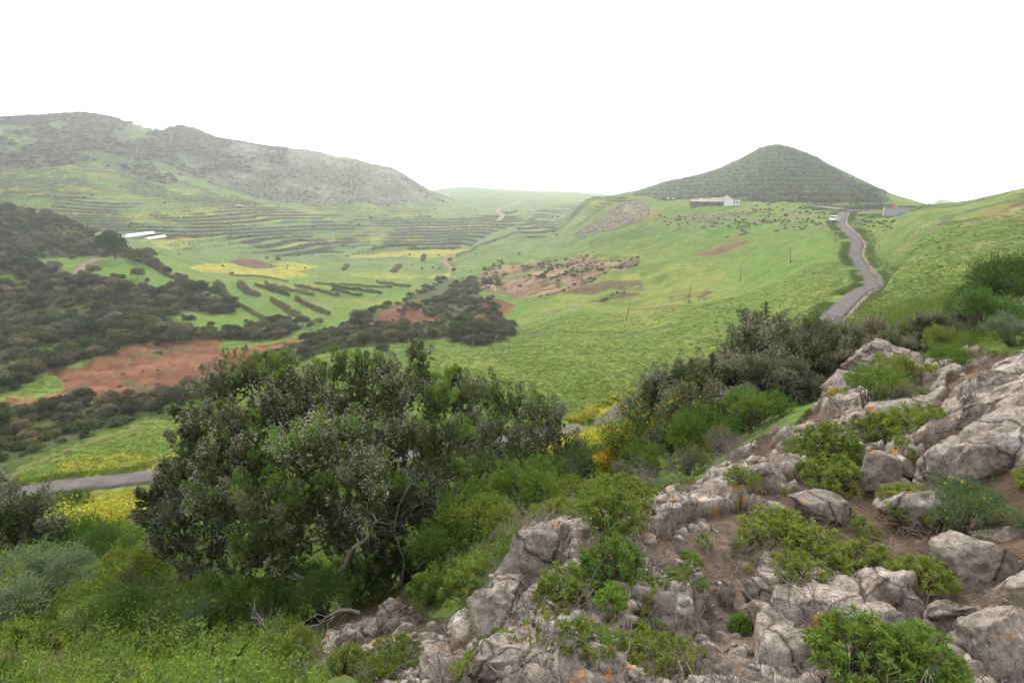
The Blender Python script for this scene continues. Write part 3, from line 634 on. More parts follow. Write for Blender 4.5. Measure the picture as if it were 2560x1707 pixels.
def heath_wood(base, clumps, tips, rng, r0=.09, twigs=80, ntrunk=4):
    B = Buf(); base = np.asarray(base, float); cs = np.array([c[:3] for c in clumps])
    hub = [base+np.array([rng.normal()*.15, rng.normal()*.15, 0])+(cs.mean(0)-base)*f*np.array([1, 1, .8])+rng.normal(size=3)*.12 for f in rng.uniform(.25, .5, ntrunk)]
    for h in hub: B.tube(wob(base+rng.normal(size=3)*[.12, .12, 0]-[0, 0, .15], h, rng, 7, .12), np.linspace(r0, r0*.6, 7), 6)
    for c in cs:
        h = hub[int(np.argmin([np.linalg.norm(c[:2]-q[:2]) for q in hub]))]
        B.tube(wob(h, c, rng, 7, .14, .05), np.linspace(r0*.5, r0*.16, 7), 5)
    for k in rng.permutation(len(tips))[:twigs]:
        B.tube(wob(tips[k][0], tips[k][1], rng, 4, .2), np.linspace(r0*.13, r0*.05, 4), 3)
    return B
def random_clumps(rng, w, h, n_, flat=.0):
    out = []
    for k in range(n_):
        a = rng.uniform(0, 2*math.pi); q = math.sqrt(rng.random())
        x, y = q*w*.40*math.cos(a), q*w*.40*math.sin(a)
        top = h*(1-.45*q*q)*rng.uniform(.72, 1.0)
        out.append((x, y, top-h*.16, h*rng.uniform(.13, .2)))
        if rng.random() < .75: out.append((x*1.12, y*1.12, top*rng.uniform(.3, .62), h*rng.uniform(.14, .2)))
    return out
def tree(name, loc, crown_me, wood_me, label, cat, group=None, rz=0, sc=1.0, part='trunk'):
    e = empty(name, loc, rz); e.scale = (sc, sc, sc); tag(e, label, cat, group)
    mobj('crown', crown_me, e); mobj(part, wood_me, e); return e
# bushes with small leaves
def bush(rng, w, h, n_leaf, leaf=(.045, .016), cols=((.07,.12,.025), (.13,.17,.035)), lobes=9, twig=40, flower=None, nfl=0, sparse=.0, updir=.5):
    B = Buf(); W_ = Buf(); cs = []
    for k in range(lobes):
        a = rng.uniform(0, 2*math.pi); q = math.sqrt(rng.random())*.75
        cs.append((q*w*.5*math.cos(a), q*w*.5*math.sin(a), h*(.32+.38*(1-q*q)*rng.uniform(.7, 1.1)), h*rng.uniform(.24, .4)))
    cs = np.array(cs); c1, c2 = np.array(cols[0]), np.array(cols[1])
    for c in cs:
        m_ = int(n_leaf/lobes); ns = max(6, m_//14)
        sd_ = rdir(rng, ns); sd_[:, 2] = np.abs(sd_[:, 2])*1.0-.25*rng.random(ns)
        ctr = c[:3]+unit(sd_)*c[3]*rng.uniform(.5, 1.05, (ns, 1))*[w/h*.5 if w > h else 1, w/h*.5 if w > h else 1, 1]
        k = rng.integers(0, ns, m_)
        pos = ctr[k]+rng.normal(size=(m_, 3))*c[3]*.16
        pos[:, 2] = np.maximum(pos[:, 2], .01)
        dr = unit(sd_)[k]*.7+rng.normal(size=(m_, 3))*.55+[0, 0, updir]
        tone = np.clip(rng.random((ns, 1))[k]*.7+rng.random((m_, 1))*.4, 0, 1)
        B.leaves(pos, dr, leaf[0]*rng.uniform(.6, 1.3, m_), leaf[1]*rng.uniform(.7, 1.2, m_), c1+(c2-c1)*tone, rng, .25)
        if flower is not None:
            f = max(1, int(nfl/lobes)); kk = rng.integers(0, max(1, ns//4), f)
            B.leaves(ctr[kk]+rng.normal(size=(f, 3))*c[3]*.14+[0, 0, c[3]*.1], rdir(rng, f)+[0, 0, .6], leaf[0]*.7, leaf[1]*2.2, np.array(flower)*rng.uniform(.7, 1.1, (f, 1)), rng, .3)
        for q in range(max(2, twig//lobes)):
            W_.tube(wob([c[0]*.15, c[1]*.15, -.04], ctr[rng.integers(0, ns)], rng, 5, .15), np.linspace(h*.014, h*.004, 5), 3)
    return B, W_
def leafy(rng, w, h, n_stem, leaf=(.044, .0115), c1=(.11,.18,.03), c2=(.22,.25,.048), aged=.03, tuft=15):
    """low shrub whose stems end in rosettes of lance-shaped leaves"""
    B = Buf(); W_ = Buf()
    for k in range(n_stem):
        a = rng.uniform(0, 2*math.pi); q = math.sqrt(rng.random())
        tip = np.array([q*w*.5*math.cos(a), q*w*.5*math.sin(a), h*(1-.62*q*q)*rng.uniform(.55, 1.05)])
        b0 = np.array([tip[0]*.2+rng.normal()*.02, tip[1]*.2+rng.normal()*.02, -.03])
        path = wob(b0, tip, rng, 5, .14, .06); W_.tube(path, np.linspace(.0045, .002, 5), 3)
        ax = unit(path[-1]-path[-2]+[0, 0, .05]); tone = rng.random()
        for s0, m_, rr in ((0., tuft, 1.0), (-.03, tuft//2, 1.1), (-.07, tuft//3, 1.0)):
            rad = unit(np.cross(ax, rdir(rng, m_))); el = rng.uniform(.1, 1.1, (m_, 1))
            pos = tip+ax*(s0+rng.uniform(-.012, .012, (m_, 1)))
            col = np.array(c1)+(np.array(c2)-np.array(c1))*np.clip(tone*.7+rng.random((m_, 1))*.4, 0, 1)
            old = (rng.random(m_) < aged*(1+2*(s0 < -.02)))[:, None]
            col = np.where(old, np.array([.30, .19, .035])*rng.uniform(.5, 1.1, (m_, 1)), col)
            B.leaves(pos, ax*el+rad, leaf[0]*rng.uniform(.6, 1.25, m_)*rr, leaf[1]*rng.uniform(.8, 1.2, m_), col, rng, .22, .12)
    return B, W_
def dead(rng, w, h, n_stem, rad=.005, levels=3, col=(1, 1, 1)):
    B = Buf()
    def grow(p, d, L, r, lv):
        q = p+d*L; pts = wob(p, q, rng, 4, .22); B.tube(pts, np.linspace(r, r*.6, 4), 3)
        if lv > 0:
            for k in range(rng.integers(2, 5)):
                b = pts[rng.integers(1, 4)]; grow(b, unit(d*.6+rng.normal(size=3)*.55+np.array([0, 0, .12])), L*rng.uniform(.45, .75), r*.6, lv-1)
    for k in range(n_stem):
        a = rng.uniform(0, 2*math.pi); e = rng.uniform(.1, 1.0)
        d = unit(np.array([math.cos(a)*w, math.sin(a)*w, h*2*e])); p = np.array([rng.normal()*w*.12, rng.normal()*w*.12, .0])
        grow(p, d, (w*.25+h*.35)*rng.uniform(.6, 1.1), rad*rng.uniform(.7, 1.3), levels-1)
    return B
def broom(rng, w, h, n_stem, flowers, leafc=((.085,.13,.034), (.15,.20,.05)), bare=.35):
    B = Buf(); W_ = Buf()
    for k in range(n_stem):
        a = rng.uniform(0, 2*math.pi); q = math.sqrt(rng.random())
        tip = np.array([q*w*.5*math.cos(a), q*w*.5*math.sin(a), h*(1-.35*q)*rng.uniform(.6, 1.0)])
        p = wob([tip[0]*.12, tip[1]*.12, -.1], tip, rng, 7, .10, -.02); W_.tube(p, np.linspace(.016, .004, 7), 4)
        for t in np.linspace(bare, 1, 7):
            b = p[min(6, int(t*6.0))]+(rng.normal(size=3)*.02); m_ = int(34*(.5+t))
            d = rdir(rng, m_)*.6+unit(p[-1]-p[-3])*.9
            pos = b+rng.normal(size=(m_, 3))*[.07, .07, .09]
            c1, c2 = np.array(leafc[0]), np.array(leafc[1])
            B.leaves(pos, d, rng.uniform(.04, .09, m_), .012, c1+(c2-c1)*rng.random((m_, 1)), rng, .2)
            f = rng.poisson(flowers*t*t*6)
            if f: B.leaves(b+rng.normal(size=(f, 3))*.055+[0, 0, .03], rdir(rng, f), .03, .034, np.array([.62, .40, .012])*rng.uniform(.75, 1.15, (f, 1)), rng, .3)
    return B, W_
def tuft(rng, n_, h, w, cols, wd=.012, spread=.5, bend=.15):
    B = Buf(); a = rng.uniform(0, 2*math.pi, n_); pos = np.c_[rng.normal(size=(n_, 2))*w*.35, np.zeros(n_)-.02]
    d = np.c_[np.cos(a)*spread*rng.random(n_), np.sin(a)*spread*rng.random(n_), np.ones(n_)]
    c1, c2 = np.array(cols[0]), np.array(cols[1])
    B.leaves(pos, d, h*rng.uniform(.5, 1.1, n_), wd, c1+(c2-c1)*rng.random((n_, 1)), rng, .1, bend)
    return B
# ------------------------------------------------------------------ scatter for stuff nobody could count
def scatter(name, protos, xy, z, sc, seed=0, tilt=.12, label=None):
    rng = np.random.default_rng(seed); n_ = len(xy)
    me = bpy.data.meshes.new(name); me.vertices.add(n_); me.vertices.foreach_set('co', np.c_[xy, z].astype(np.float32).ravel())
    def attr(k, t, arr, f):
        a = me.attributes.new(k, t, 'POINT'); a.data.foreach_set(f, arr.ravel())
    attr('rot', 'FLOAT_VECTOR', np.c_[rng.normal(size=(n_, 2))*tilt, rng.uniform(0, 6.283, n_)].astype(np.float32), 'vector')
    attr('sca', 'FLOAT', np.asarray(sc, np.float32), 'value')
    attr('pick', 'INT', rng.integers(0, len(protos), n_).astype(np.int32), 'value')
    col = bpy.data.collections.new(name+'_kinds')
    for k, pm in enumerate(protos):
        o = bpy.data.objects.new('%s_%02d' % (name, k), pm); col.objects.link(o)
    ng = bpy.data.node_groups.new(name, 'GeometryNodeTree')
    ng.interface.new_socket('Geometry', in_out='INPUT', socket_type='NodeSocketGeometry'); ng.interface.new_socket('Geometry', in_out='OUTPUT', socket_type='NodeSocketGeometry')
    N = ng.nodes; gi, go = N.new('NodeGroupInput'), N.new('NodeGroupOutput')
    ci = N.new('GeometryNodeCollectionInfo'); ci.inputs['Collection'].default_value = col; ci.inputs['Separate Children'].default_value = True; ci.inputs['Reset Children'].default_value = True
    ip = N.new('GeometryNodeInstanceOnPoints'); ip.inputs['Pick Instance'].default_value = True
    for k, t, s_ in (('rot', 'FLOAT_VECTOR', 'Rotation'), ('sca', 'FLOAT', 'Scale'), ('pick', 'INT', 'Instance Index')):
        na = N.new('GeometryNodeInputNamedAttribute'); na.data_type = t; na.inputs['Name'].default_value = k
        src = na.outputs['Attribute']
        if k == 'rot':
            e2 = N.new('FunctionNodeEulerToRotation'); ng.links.new(src, e2.inputs[0]); src = e2.outputs[0]
        ng.links.new(src, ip.inputs[s_])
    ng.links.new(gi.outputs[0], ip.inputs['Points']); ng.links.new(ci.outputs[0], ip.inputs['Instance']); ng.links.new(ip.outputs[0], go.inputs[0])
    o = mobj(name, me); md = o.modifiers.new('scatter', 'NODES'); md.node_group = ng
    return tag(o, label, None, None, 'stuff')
def sample_ground(n_, rmin, rmax, amin, amax, seed, accept=None, logr=.6):
    """random ground points (thinner with distance)"""
    rng = np.random.default_rng(seed)
    t = rng.random(n_); r = (rmin**(1-logr)+(rmax**(1-logr)-rmin**(1-logr))*t)**(1/(1-logr)) if logr != 1 else rmin*(rmax/rmin)**t
    a = rng.uniform(amin, amax, n_); xy = np.c_[r*np.sin(a), r*np.cos(a)]
    if accept is not None:
        i, j, p, q = gidx(xy[:, 0], xy[:, 1]); k = rng.random(n_) < accept[i, j]; xy = xy[k]
    return xy, H(xy[:, 0], xy[:, 1])
def path_dist(key, xy):
    pts = PATHS[key][0][::2]; out = np.full(len(xy), 1e9)
    for k in range(0, len(xy), 20000):
        c = xy[k:k+20000]; out[k:k+20000] = np.sqrt(((c[:, None]-pts[None])**2).sum(-1).min(1))
    return out
# ------------------------------------------------------------------ placing by sight line
def px_m(u, v, r):
    """metres for one photograph pixel at horizontal distance r"""
    x = u-1280; y = 853.5-v; return r/math.hypot(x, FPX*CP+y*SP)
def at(u, v, r):
    a, s = ray(u, v); return np.array([r*math.sin(float(a)), r*math.cos(float(a)), r*float(s)])
def on(u, v, r=None):
    """ground point on the bearing of (u, v): at distance r, or where the sight line meets the ground"""
    if r is None: x, y = hit(u, v)
    else:
        a, s = ray(u, v); x, y = r*math.sin(float(a)), r*math.cos(float(a))
    return np.array([x, y, float(H(x, y))])
# ------------------------------------------------------------------ rocks
def rock_mat():
    m, nt, b = new_mat('lichened_rock')
    c, last = rock_nodes(nt)
    nt.links.new(c, b.inputs['Base Color']); b.inputs['Roughness'].default_value = .92; b.inputs['Specular IOR Level'].default_value = .15
    nt.links.new(last, b.inputs['Normal'])
    return m
M_ROCK = rock_mat()
import bmesh
_ico = {}
def ico(sub):
    if sub not in _ico:
        bm = bmesh.new(); bmesh.ops.create_icosphere(bm, subdivisions=sub, radius=1.0)
        bm.verts.ensure_lookup_table()
        _ico[sub] = (np.array([v.co[:] for v in bm.verts]), np.array([[v.index for v in f.verts] for f in bm.faces])); bm.free()
    return _ico[sub]
def rock_mesh(seed, dims, sub=5, cuts=14, box=3.0, rough=1.0, tilt=0.0):
    rng = np.random.default_rng(seed); V, F_ = ico(sub); V = V.copy()
    V = V/(np.abs(V)**box).sum(1, keepdims=True)**(1/box)*.92
    for k in range(cuts):
        nrm = rdir(rng, 1)[0]; d = rng.uniform(.5, .9); t = V@nrm-d
        V = V-nrm*(np.maximum(t, 0)*.97)[:, None]
    o = rng.uniform(-50, 50, 3); Q = V*np.array(dims)/max(dims)
    f1 = fbm(Q[:, 0]*1.5+o[0], Q[:, 1]*1.5+o[1], Q[:, 2]*1.5+o[2], 3, seed)
    f2 = 1-2*np.abs(fbm(Q[:, 0]*3.1+o[1], Q[:, 1]*3.1+o[2], Q[:, 2]*4.4+o[0], 4, seed+5))
    f3 = fbm(Q[:, 0]*11+o[2], Q[:, 1]*11+o[0], Q[:, 2]*15+o[1], 3, seed+9)
    dn = unit(V)
    V = V*(1+.20*rough*f1)[:, None]+dn*(.09*rough*(f2-.4)+.05*rough*f3)[:, None]
    V = V*np.array(dims)*.5*1.08
    if tilt:
        c_, s_ = math.cos(tilt), math.sin(tilt); V = V@np.array([[c_, 0, -s_], [0, 1, 0], [s_, 0, c_]])
    return np_mesh('boulder', V, [F_], mats=[M_ROCK])
# label, u, v, width px, height px, distance, depth factor, tilt, seed, subdivisions
ROCKS = [
 ('large pale rounded boulder at the bottom edge below the leafy shrubs', 1320,1650,330,190,2.0,.9,.12,1,5),
 ('tall tan boulder standing on the rim of the rock ledge', 1365,1410,200,215,3.0,.9,-.25,2,5),
 ('low grey boulder with an orange lichen spot beside the tall rim boulder', 1470,1440,190,130,2.75,.9,.1,3,5),
 ('steep pinkish rock flank dropping to the blue-green spiny shrub', 1265,1540,140,230,2.55,.9,-.3,4,5),
 ('rounded pale rock cap above the steep rock flank', 1265,1475,120,95,2.75,.9,0,5,4),
 ('flat grey rock set in bare soil behind the twig mat', 1640,1490,210,120,2.35,.7,.05,6,5),
 ('lumpy tan rock between leafy shrub and bare soil', 1590,1430,150,80,2.65,.8,.05,7,4),
 ('pale weathered rock ridge along the rim above bare soil', 1760,1265,190,90,3.9,.6,-.15,8,5),
 ('white-topped knobbly rock on the rim beside grey twigs', 1830,1232,140,80,4.25,.7,-.1,9,4),
 ('long low pale rock behind the soil path on the rim', 1925,1222,170,60,4.5,.7,-.12,10,4),
 ('upright tan boulder on the rim behind the soil patch', 1985,1148,95,120,5.0,.9,-.2,11,5),
 ('round-topped grey boulder standing against the heath trees', 2205,900,150,110,9.3,.9,-.1,12,5),
 ('broken lower shelf of rock below the round-topped boulder', 2140,960,120,110,8.8,.9,-.3,13,4),
 ('rough grey rock face running down from the round-topped boulder', 2125,1020,80,110,7.8,1,-.2,14,4),
 ('small grey angular rock among green shrubs beside the rim', 2295,960,85,80,7.6,.9,.1,15,4),
 ('smooth grey rock wedge below the small angular rock', 2290,1000,100,60,7.1,.9,-.2,16,4),
 ('long tan rock slab lying behind the yellow-green shrub', 2300,1020,190,70,6.4,.6,-.25,17,5),
 ('rounded tan boulder leaning on the great slab', 2440,1000,120,110,6.0,.8,-.1,18,5),
 ('tall tan boulder at the top of the great slab', 2540,960,170,160,6.0,.9,-.3,19,5),
 ('great sloping rock slab rising to the right edge', 2510,1120,330,260,4.75,.8,-.55,20,5),
 ('upper shelf of the great slab beside the tall boulder', 2480,1040,190,130,5.3,.9,-.45,21,5),
 ('pale triangular rock standing between two leafy shrubs', 2185,1165,85,130,4.5,.8,.2,22,4),
 ('cracked grey block beside the triangular rock', 2250,1180,110,65,4.45,.8,0,23,4),
 ('dark grey rock with orange lichen under the yellow-green bush', 2290,1245,150,80,4.0,.8,0,24,4),
 ('pale flat stone under the spiny blue-green bush', 2250,1130,90,45,4.9,.8,0,25,4),
 ('broad foreground rock spotted with orange lichen', 2225,1500,230,190,2.75,.9,.15,26,5),
 ('ribbed grey rock sloping down from the lichen-spotted rock', 2150,1560,190,170,2.45,.9,.35,27,5),
 ('squat dark boulder with orange lichen along its top', 1935,1545,110,110,2.4,.9,.05,28,5),
 ('rough brown rock between squat boulder and ribbed rock', 2040,1560,150,110,2.4,.9,.2,29,4),
 ('pale broken rock in the soil left of the big leafy clump', 1990,1640,150,110,2.1,.9,.1,30,4),
 ('narrow upright grey rock beside a dark soil crack', 2385,1540,95,150,2.65,.8,.2,31,4),
 ('small yellowish rock below the narrow upright rock', 2410,1625,95,90,2.4,.9,0,32,4),
 ('big grey corner boulder at the bottom right', 2530,1620,220,280,2.35,.9,-.1,33,5),
 ('flat rock shelf with white and orange lichen at the right', 2440,1385,250,110,3.3,.7,.1,34,5),
 ('low rock behind the flat lichen shelf', 2530,1340,150,80,3.7,.8,-.1,35,4),
 ('grey boulder marked with orange lichen under the big heath tree', 978,1525,92,85,5.1,.9,-.1,36,5),
 ('small grey rock leaning beside the lichen-marked boulder', 915,1570,70,55,4.8,.9,.3,37,4),
 ('wide flat pale outcrop below the lichen-marked boulder', 1010,1635,260,70,3.5,.8,-.05,38,5),
 ('pale rock at the left end of the flat outcrop', 890,1635,80,75,3.6,.8,.2,39,4),
 ('small white-faced rock above the spiny shrub', 1208,1548,45,50,3.7,.9,0,40,4),
 ('low pink rocks beside the spiny shrub at the bottom', 1110,1680,190,80,2.75,.9,-.05,41,5),
 ('pinkish stone block at the bottom edge left of the pale boulder', 1190,1700,110,80,2.35,.9,0,42,4),
 ('egg-shaped stone half sunk in the bare soil', 1815,1462,46,60,2.55,.8,.2,43,4),
 ('brown stone at the edge of the bare soil', 1895,1478,70,60,2.6,.8,0,44,4),
 ('flat brown stone on the soil path', 1720,1400,60,26,2.85,.8,0,45,4),
 ('flat soil-coloured slab under the leafy shrubs on the ledge', 2060,1250,150,55,3.9,.8,0,46,4),
 ('pale stone slab at the foot of the rim boulder', 1870,1165,90,50,4.9,.8,-.2,47,4),
 ('small white stone on dark soil near the right crack', 2368,1482,26,14,2.8,.8,0,48,3),
 ('small pale stone on the slope under the heath tree', 1010,1572,60,34,4.5,.8,0,49,4),
 ('small stone in weeds at the bottom left of the outcrop', 745,1618,36,26,4.2,.9,0,50,3),
 ('lone grey stone in the green field beyond the road', 1190,944,14,9,92,.9,0,51,3),
]
for lab, u, v, w, h, r, df, tl, sd_, sub in ROCKS:
    k = px_m(u, v, r); wd = w*k; a, s = ray(u, v)
    hh = h*k/ math.cos(min(.9, math.atan(-float(s))))*1.0
    o = mobj('boulder', rock_mesh(100+sd_, (wd*1.14, wd*df*1.05, hh*1.2), sub, tilt=tl)); p = at(u, v, r)
    o.location = p+np.array([0, 0, -.20*hh]); o.rotation_euler = (0, 0, -float(a)+.2*math.sin(sd_*7.1))
    vc = np.empty(len(o.data.vertices)*3, np.float32); o.data.vertices.foreach_get('co', vc); vc = vc.reshape(-1, 3)
    low = float((vc[:, 2]+o.location.z-H(o.location.x+vc[:, 0], o.location.y+vc[:, 1])).min())
    if low > -.2*hh: o.location.z -= low+.2*hh               # bed the stone in the soil
    tag(o, lab, 'rock')
# ------------------------------------------------------------------ big heath trees
def px_clumps(L, rng, origin):
    out = []
    for u, v, R, r in L:
        r = r*(1+rng.uniform(-.04, .04)); p = at(u, v, r)-origin; out.append((p[0], p[1], p[2], R*px_m(u, v, r)*.79))
    return out
def hero(name, basepx, base_r, L, seed, label, **kw):
    rng = np.random.default_rng(seed); b = on(*basepx, r=base_r); C_ = px_clumps(L, rng, b)
    wood = {k: kw.pop(k) for k in ('r0', 'twigs', 'ntrunk') if k in kw}
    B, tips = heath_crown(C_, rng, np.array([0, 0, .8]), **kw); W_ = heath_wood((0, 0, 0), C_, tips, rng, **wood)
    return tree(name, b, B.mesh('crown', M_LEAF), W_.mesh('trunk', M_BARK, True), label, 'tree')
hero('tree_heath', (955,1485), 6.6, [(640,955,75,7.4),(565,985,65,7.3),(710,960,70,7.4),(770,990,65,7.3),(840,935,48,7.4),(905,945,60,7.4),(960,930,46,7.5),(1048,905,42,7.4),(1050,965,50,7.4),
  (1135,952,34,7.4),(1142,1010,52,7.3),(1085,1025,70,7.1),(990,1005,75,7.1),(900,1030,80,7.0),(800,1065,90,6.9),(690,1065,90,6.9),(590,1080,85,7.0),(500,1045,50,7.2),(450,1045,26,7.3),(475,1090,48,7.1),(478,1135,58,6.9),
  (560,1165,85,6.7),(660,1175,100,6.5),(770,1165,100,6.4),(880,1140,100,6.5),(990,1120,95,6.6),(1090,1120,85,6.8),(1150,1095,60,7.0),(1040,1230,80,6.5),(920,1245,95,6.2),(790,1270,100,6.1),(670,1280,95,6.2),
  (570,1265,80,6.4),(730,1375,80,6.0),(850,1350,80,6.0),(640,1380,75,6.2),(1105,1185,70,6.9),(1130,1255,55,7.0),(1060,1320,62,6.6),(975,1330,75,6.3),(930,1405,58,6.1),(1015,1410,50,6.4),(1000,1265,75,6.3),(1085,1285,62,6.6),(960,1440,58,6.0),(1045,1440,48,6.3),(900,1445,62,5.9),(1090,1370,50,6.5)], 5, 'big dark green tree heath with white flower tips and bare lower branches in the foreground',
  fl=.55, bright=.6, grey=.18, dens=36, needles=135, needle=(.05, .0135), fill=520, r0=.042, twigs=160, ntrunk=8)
hero('tree_heath', (560,1475), 7.2, [(400,1235,52,7.5),(455,1215,62,7.4),(520,1240,70,7.2),(385,1295,62,7.4),(470,1310,85,7.1),(560,1335,80,6.9),(430,1375,62,7.2),(525,1400,75,6.9),(610,1430,70,6.6),(365,1260,32,7.5),(690,1450,60,6.4)], 9,
  'low tree heath covered in grey-white blossom leaning out beside the big dark tree', fl=1.0, bright=.0, grey=.9, dens=40, needles=105, needle=(.05, .016), fill=330, plume_len=.42, r0=.035, twigs=60)
hero('tree_heath', (1275,1262), 8.8, [(1180,1000,52,9.3),(1240,1012,56,9.3),(1292,1035,58,9.2),(1350,1045,55,9.1),(1388,1068,42,9.1),(1400,1120,44,9.0),(1392,1172,44,8.9),(1320,1125,80,8.9),(1230,1115,85,8.8),(1170,1125,66,8.8),
  (1275,1195,78,8.6),(1350,1215,50,8.7),(1185,1205,70,8.5)], 13, 'dense grey-brown tree heath standing right behind the big dark tree', fl=.35, bright=.05, grey=.85, dens=34, needles=95, plume_len=.5, needle=(.055, .016), fill=300, r0=.045, twigs=60)
hero('tree_heath', (30,1440), 10.5, [(20,1265,60,11.2),(80,1285,60,11.0),(40,1340,75,10.8),(105,1330,52,10.8),(-30,1300,80,11),(30,1405,65,10.6),(-60,1380,80,10.8)], 17,
  'dark bushy tree heath cut by the left edge above the weeds', fl=.4, bright=.1, grey=.4, dens=30, needles=80, needle=(.065, .02), fill=250, r0=.05, twigs=30)
# bare limbs under the big tree
def limb(px, r, r0, label, seed, twigs=0, mat=M_TWIG, name='bare_branch', cat='branch'):
    rng = np.random.default_rng(seed); B = Buf(); base = at(*px[0], r); P_ = np.array([at(u, v, r-.02*k) for k, (u, v) in enumerate(px)])-base
    pts = spline(P_, .09); n_ = len(pts); B.tube(pts+rng.normal(size=pts.shape)*.006, np.linspace(r0, r0*.35, n_), 6)
    for k in range(twigs):
        b = pts[rng.integers(n_//4, n_)]; q = b+rdir(rng, 1)[0]*[.3, .2, .2]+unit(P_[-1]-P_[0])*.15; B.tube(wob(b, q, rng, 5, .2), np.linspace(r0*.3, r0*.1, 5), 3)
    o = mobj(name, B.mesh(name, mat, True)); o.location = base; return tag(o, label, cat)
limb([(812,1455),(845,1432),(868,1395),(885,1365),(920,1345),(935,1310),(948,1298)], 5.75, .032, 'pale forked dead limb hanging under the big heath tree', 3, 9)
limb([(870,1480),(800,1455),(760,1445),(735,1432)], 5.8, .035, 'thick pale broken limb low under the big heath tree', 4, 4)
limb([(900,1530),(850,1525),(815,1545),(790,1580)], 4.9, .02, 'arched grey dead branch resting beside the lichen-marked boulder', 5, 14)
limb([(680,1640),(672,1590),(650,1555),(625,1545)], 4.5, .014, 'thin crooked dead stick rising from the weeds at lower left', 6, 10)
limb([(1000,1480),(1010,1400),(985,1330),(1000,1260),(1030,1200)], 6.0, .016, 'grey bare limb rising through the right half of the big heath tree', 7, 10)
limb([(1060,1470),(1100,1380),(1150,1310),(1165,1230)], 6.3, .013, 'thin leaning bare stem at the right side of the big heath tree', 8, 8)
# ------------------------------------------------------------------ heath trees along the right slope
def heath_proto(seed, w, h, n_, **kw):
    rng = np.random.default_rng(seed); C_ = random_clumps(rng, w, h, n_)
    B, tips = heath_crown(C_, rng, np.array([0, 0, h*.3]), **kw); W_ = heath_wood((0, 0, 0), C_, tips, rng, r0=h*.017, twigs=40, ntrunk=5)
    return B.mesh('crown', M_LEAF), W_.mesh('trunk', M_BARK, True)
HP = [heath_proto(31, 2.1, 2.0, 12, fl=.55, bright=.06, grey=.8, dens=34, needles=62, fill=260, needle=(.065, .02), plume_len=.4),
      heath_proto(32, 1.9, 2.0, 11, fl=.7, bright=.03, grey=.9, dens=34, needles=62, fill=260, needle=(.065, .02), plume_len=.38),
      heath_proto(33, 2.2, 2.0, 12, fl=.4, bright=.14, grey=.55, dens=34, needles=62, fill=260, needle=(.065, .02), plume_len=.45)]
RT = [('tree heath nearest the broom at the low end of the right-hand row', 1690,960,10.2,1), ('grey tree heath second from the broom in the right-hand row', 1715,925,9.8,0), ('bushy tree heath in front, third from the broom in the right-hand row', 1800,905,9.2,2),
      ('tall tree heath rising in the middle of the right-hand row', 1870,815,10.4,1), ('broad grey tree heath with bare tangled twigs below, mid right-hand row', 1890,900,9.0,0), ('tree heath just below the asphalt bend in the right-hand row', 1975,825,11.0,2),
      ('tree heath with its crooked trunk showing beside the ledge shelf', 2000,905,9.4,1), ('grey tree heath crowding the back of the round-topped boulder', 2060,805,11.5,0), ('low grey tree heath between round-topped boulder and the mid-row trees', 2100,870,10.8,2),
      ('tree heath rising behind the round-topped boulder', 2190,800,12.0,1), ('low tree heath right behind the round-topped boulder', 2265,812,12.5,2), ('pale tree heath standing alone above the green shrubs at the right', 2375,765,15.0,0),
      ('tree heath at the left of the pale lone one at the right', 2305,795,14.0,1), ('tree heath filling the gap left of the round-topped boulder', 2130,815,12.0,1), ('tall grey tree heath beside the asphalt bend above the row', 1930,800,12.0,0), ('tree heath above the small angular rock at the right', 2335,822,12.0,2), ('dark tree heath between the pale lone one and the right-edge bush', 2430,790,14.0,1), ('low tree heath just right of the round-topped boulder', 2240,842,11.0,0), ('small tree heath low in the row beside the broom', 1740,1000,8.6,1)]
for k, (lab, u, v, r, pi) in enumerate(RT):
    b = on(u, 853, r); top = at(u, v, r)[2]; sc = max(.7, (top-b[2]))/1.65
    tree('tree_heath', b-np.array([0, 0, .05]), HP[pi][0], HP[pi][1], lab, 'tree', 'tree heaths along the right slope', rz=k*1.7, sc=sc)
# ------------------------------------------------------------------ shrubs on the ledge and the slope
def shrub_kind(gen, name_leaf='foliage', leafmat=None, woodmat=None, wood='stems'):
    B, W_ = gen; return (B.mesh(name_leaf, leafmat or M_LEAF), W_.mesh(wood, woodmat or M_STEM, True))
r_ = np.random.default_rng
LEAFY = [shrub_kind(leafy(r_(41), .52, .27, 92)), shrub_kind(leafy(r_(42), .46, .32, 90, c1=(.10,.18,.028), c2=(.17,.24,.038), aged=.015)), shrub_kind(leafy(r_(43), .60, .24, 78, c1=(.12,.18,.03), c2=(.215,.245,.046), aged=.04)),
         shrub_kind(leafy(r_(44), .40, .34, 46, leaf=(.07, .017), c1=(.10,.19,.026), c2=(.16,.25,.036), aged=.02))]
BUSHY = [shrub_kind(bush(r_(51), 1.2, .7, 4200, (.05, .017), ((.070,.130,.022), (.145,.215,.036)))), shrub_kind(bush(r_(52), 1.3, .65, 4200, (.05, .016), ((.11,.15,.03), (.205,.225,.045)))),
         shrub_kind(bush(r_(53), 1.1, .75, 4200, (.045, .012), ((.065,.11,.05), (.125,.18,.08)), flower=(.60,.42,.015), nfl=60)), shrub_kind(bush(r_(54), 1.2, .8, 4500, (.05, .015), ((.042,.085,.018), (.085,.15,.028)))),
         shrub_kind(bush(r_(55), 1.3, .6, 4200, (.06, .013), ((.11,.15,.095), (.20,.245,.165))))]
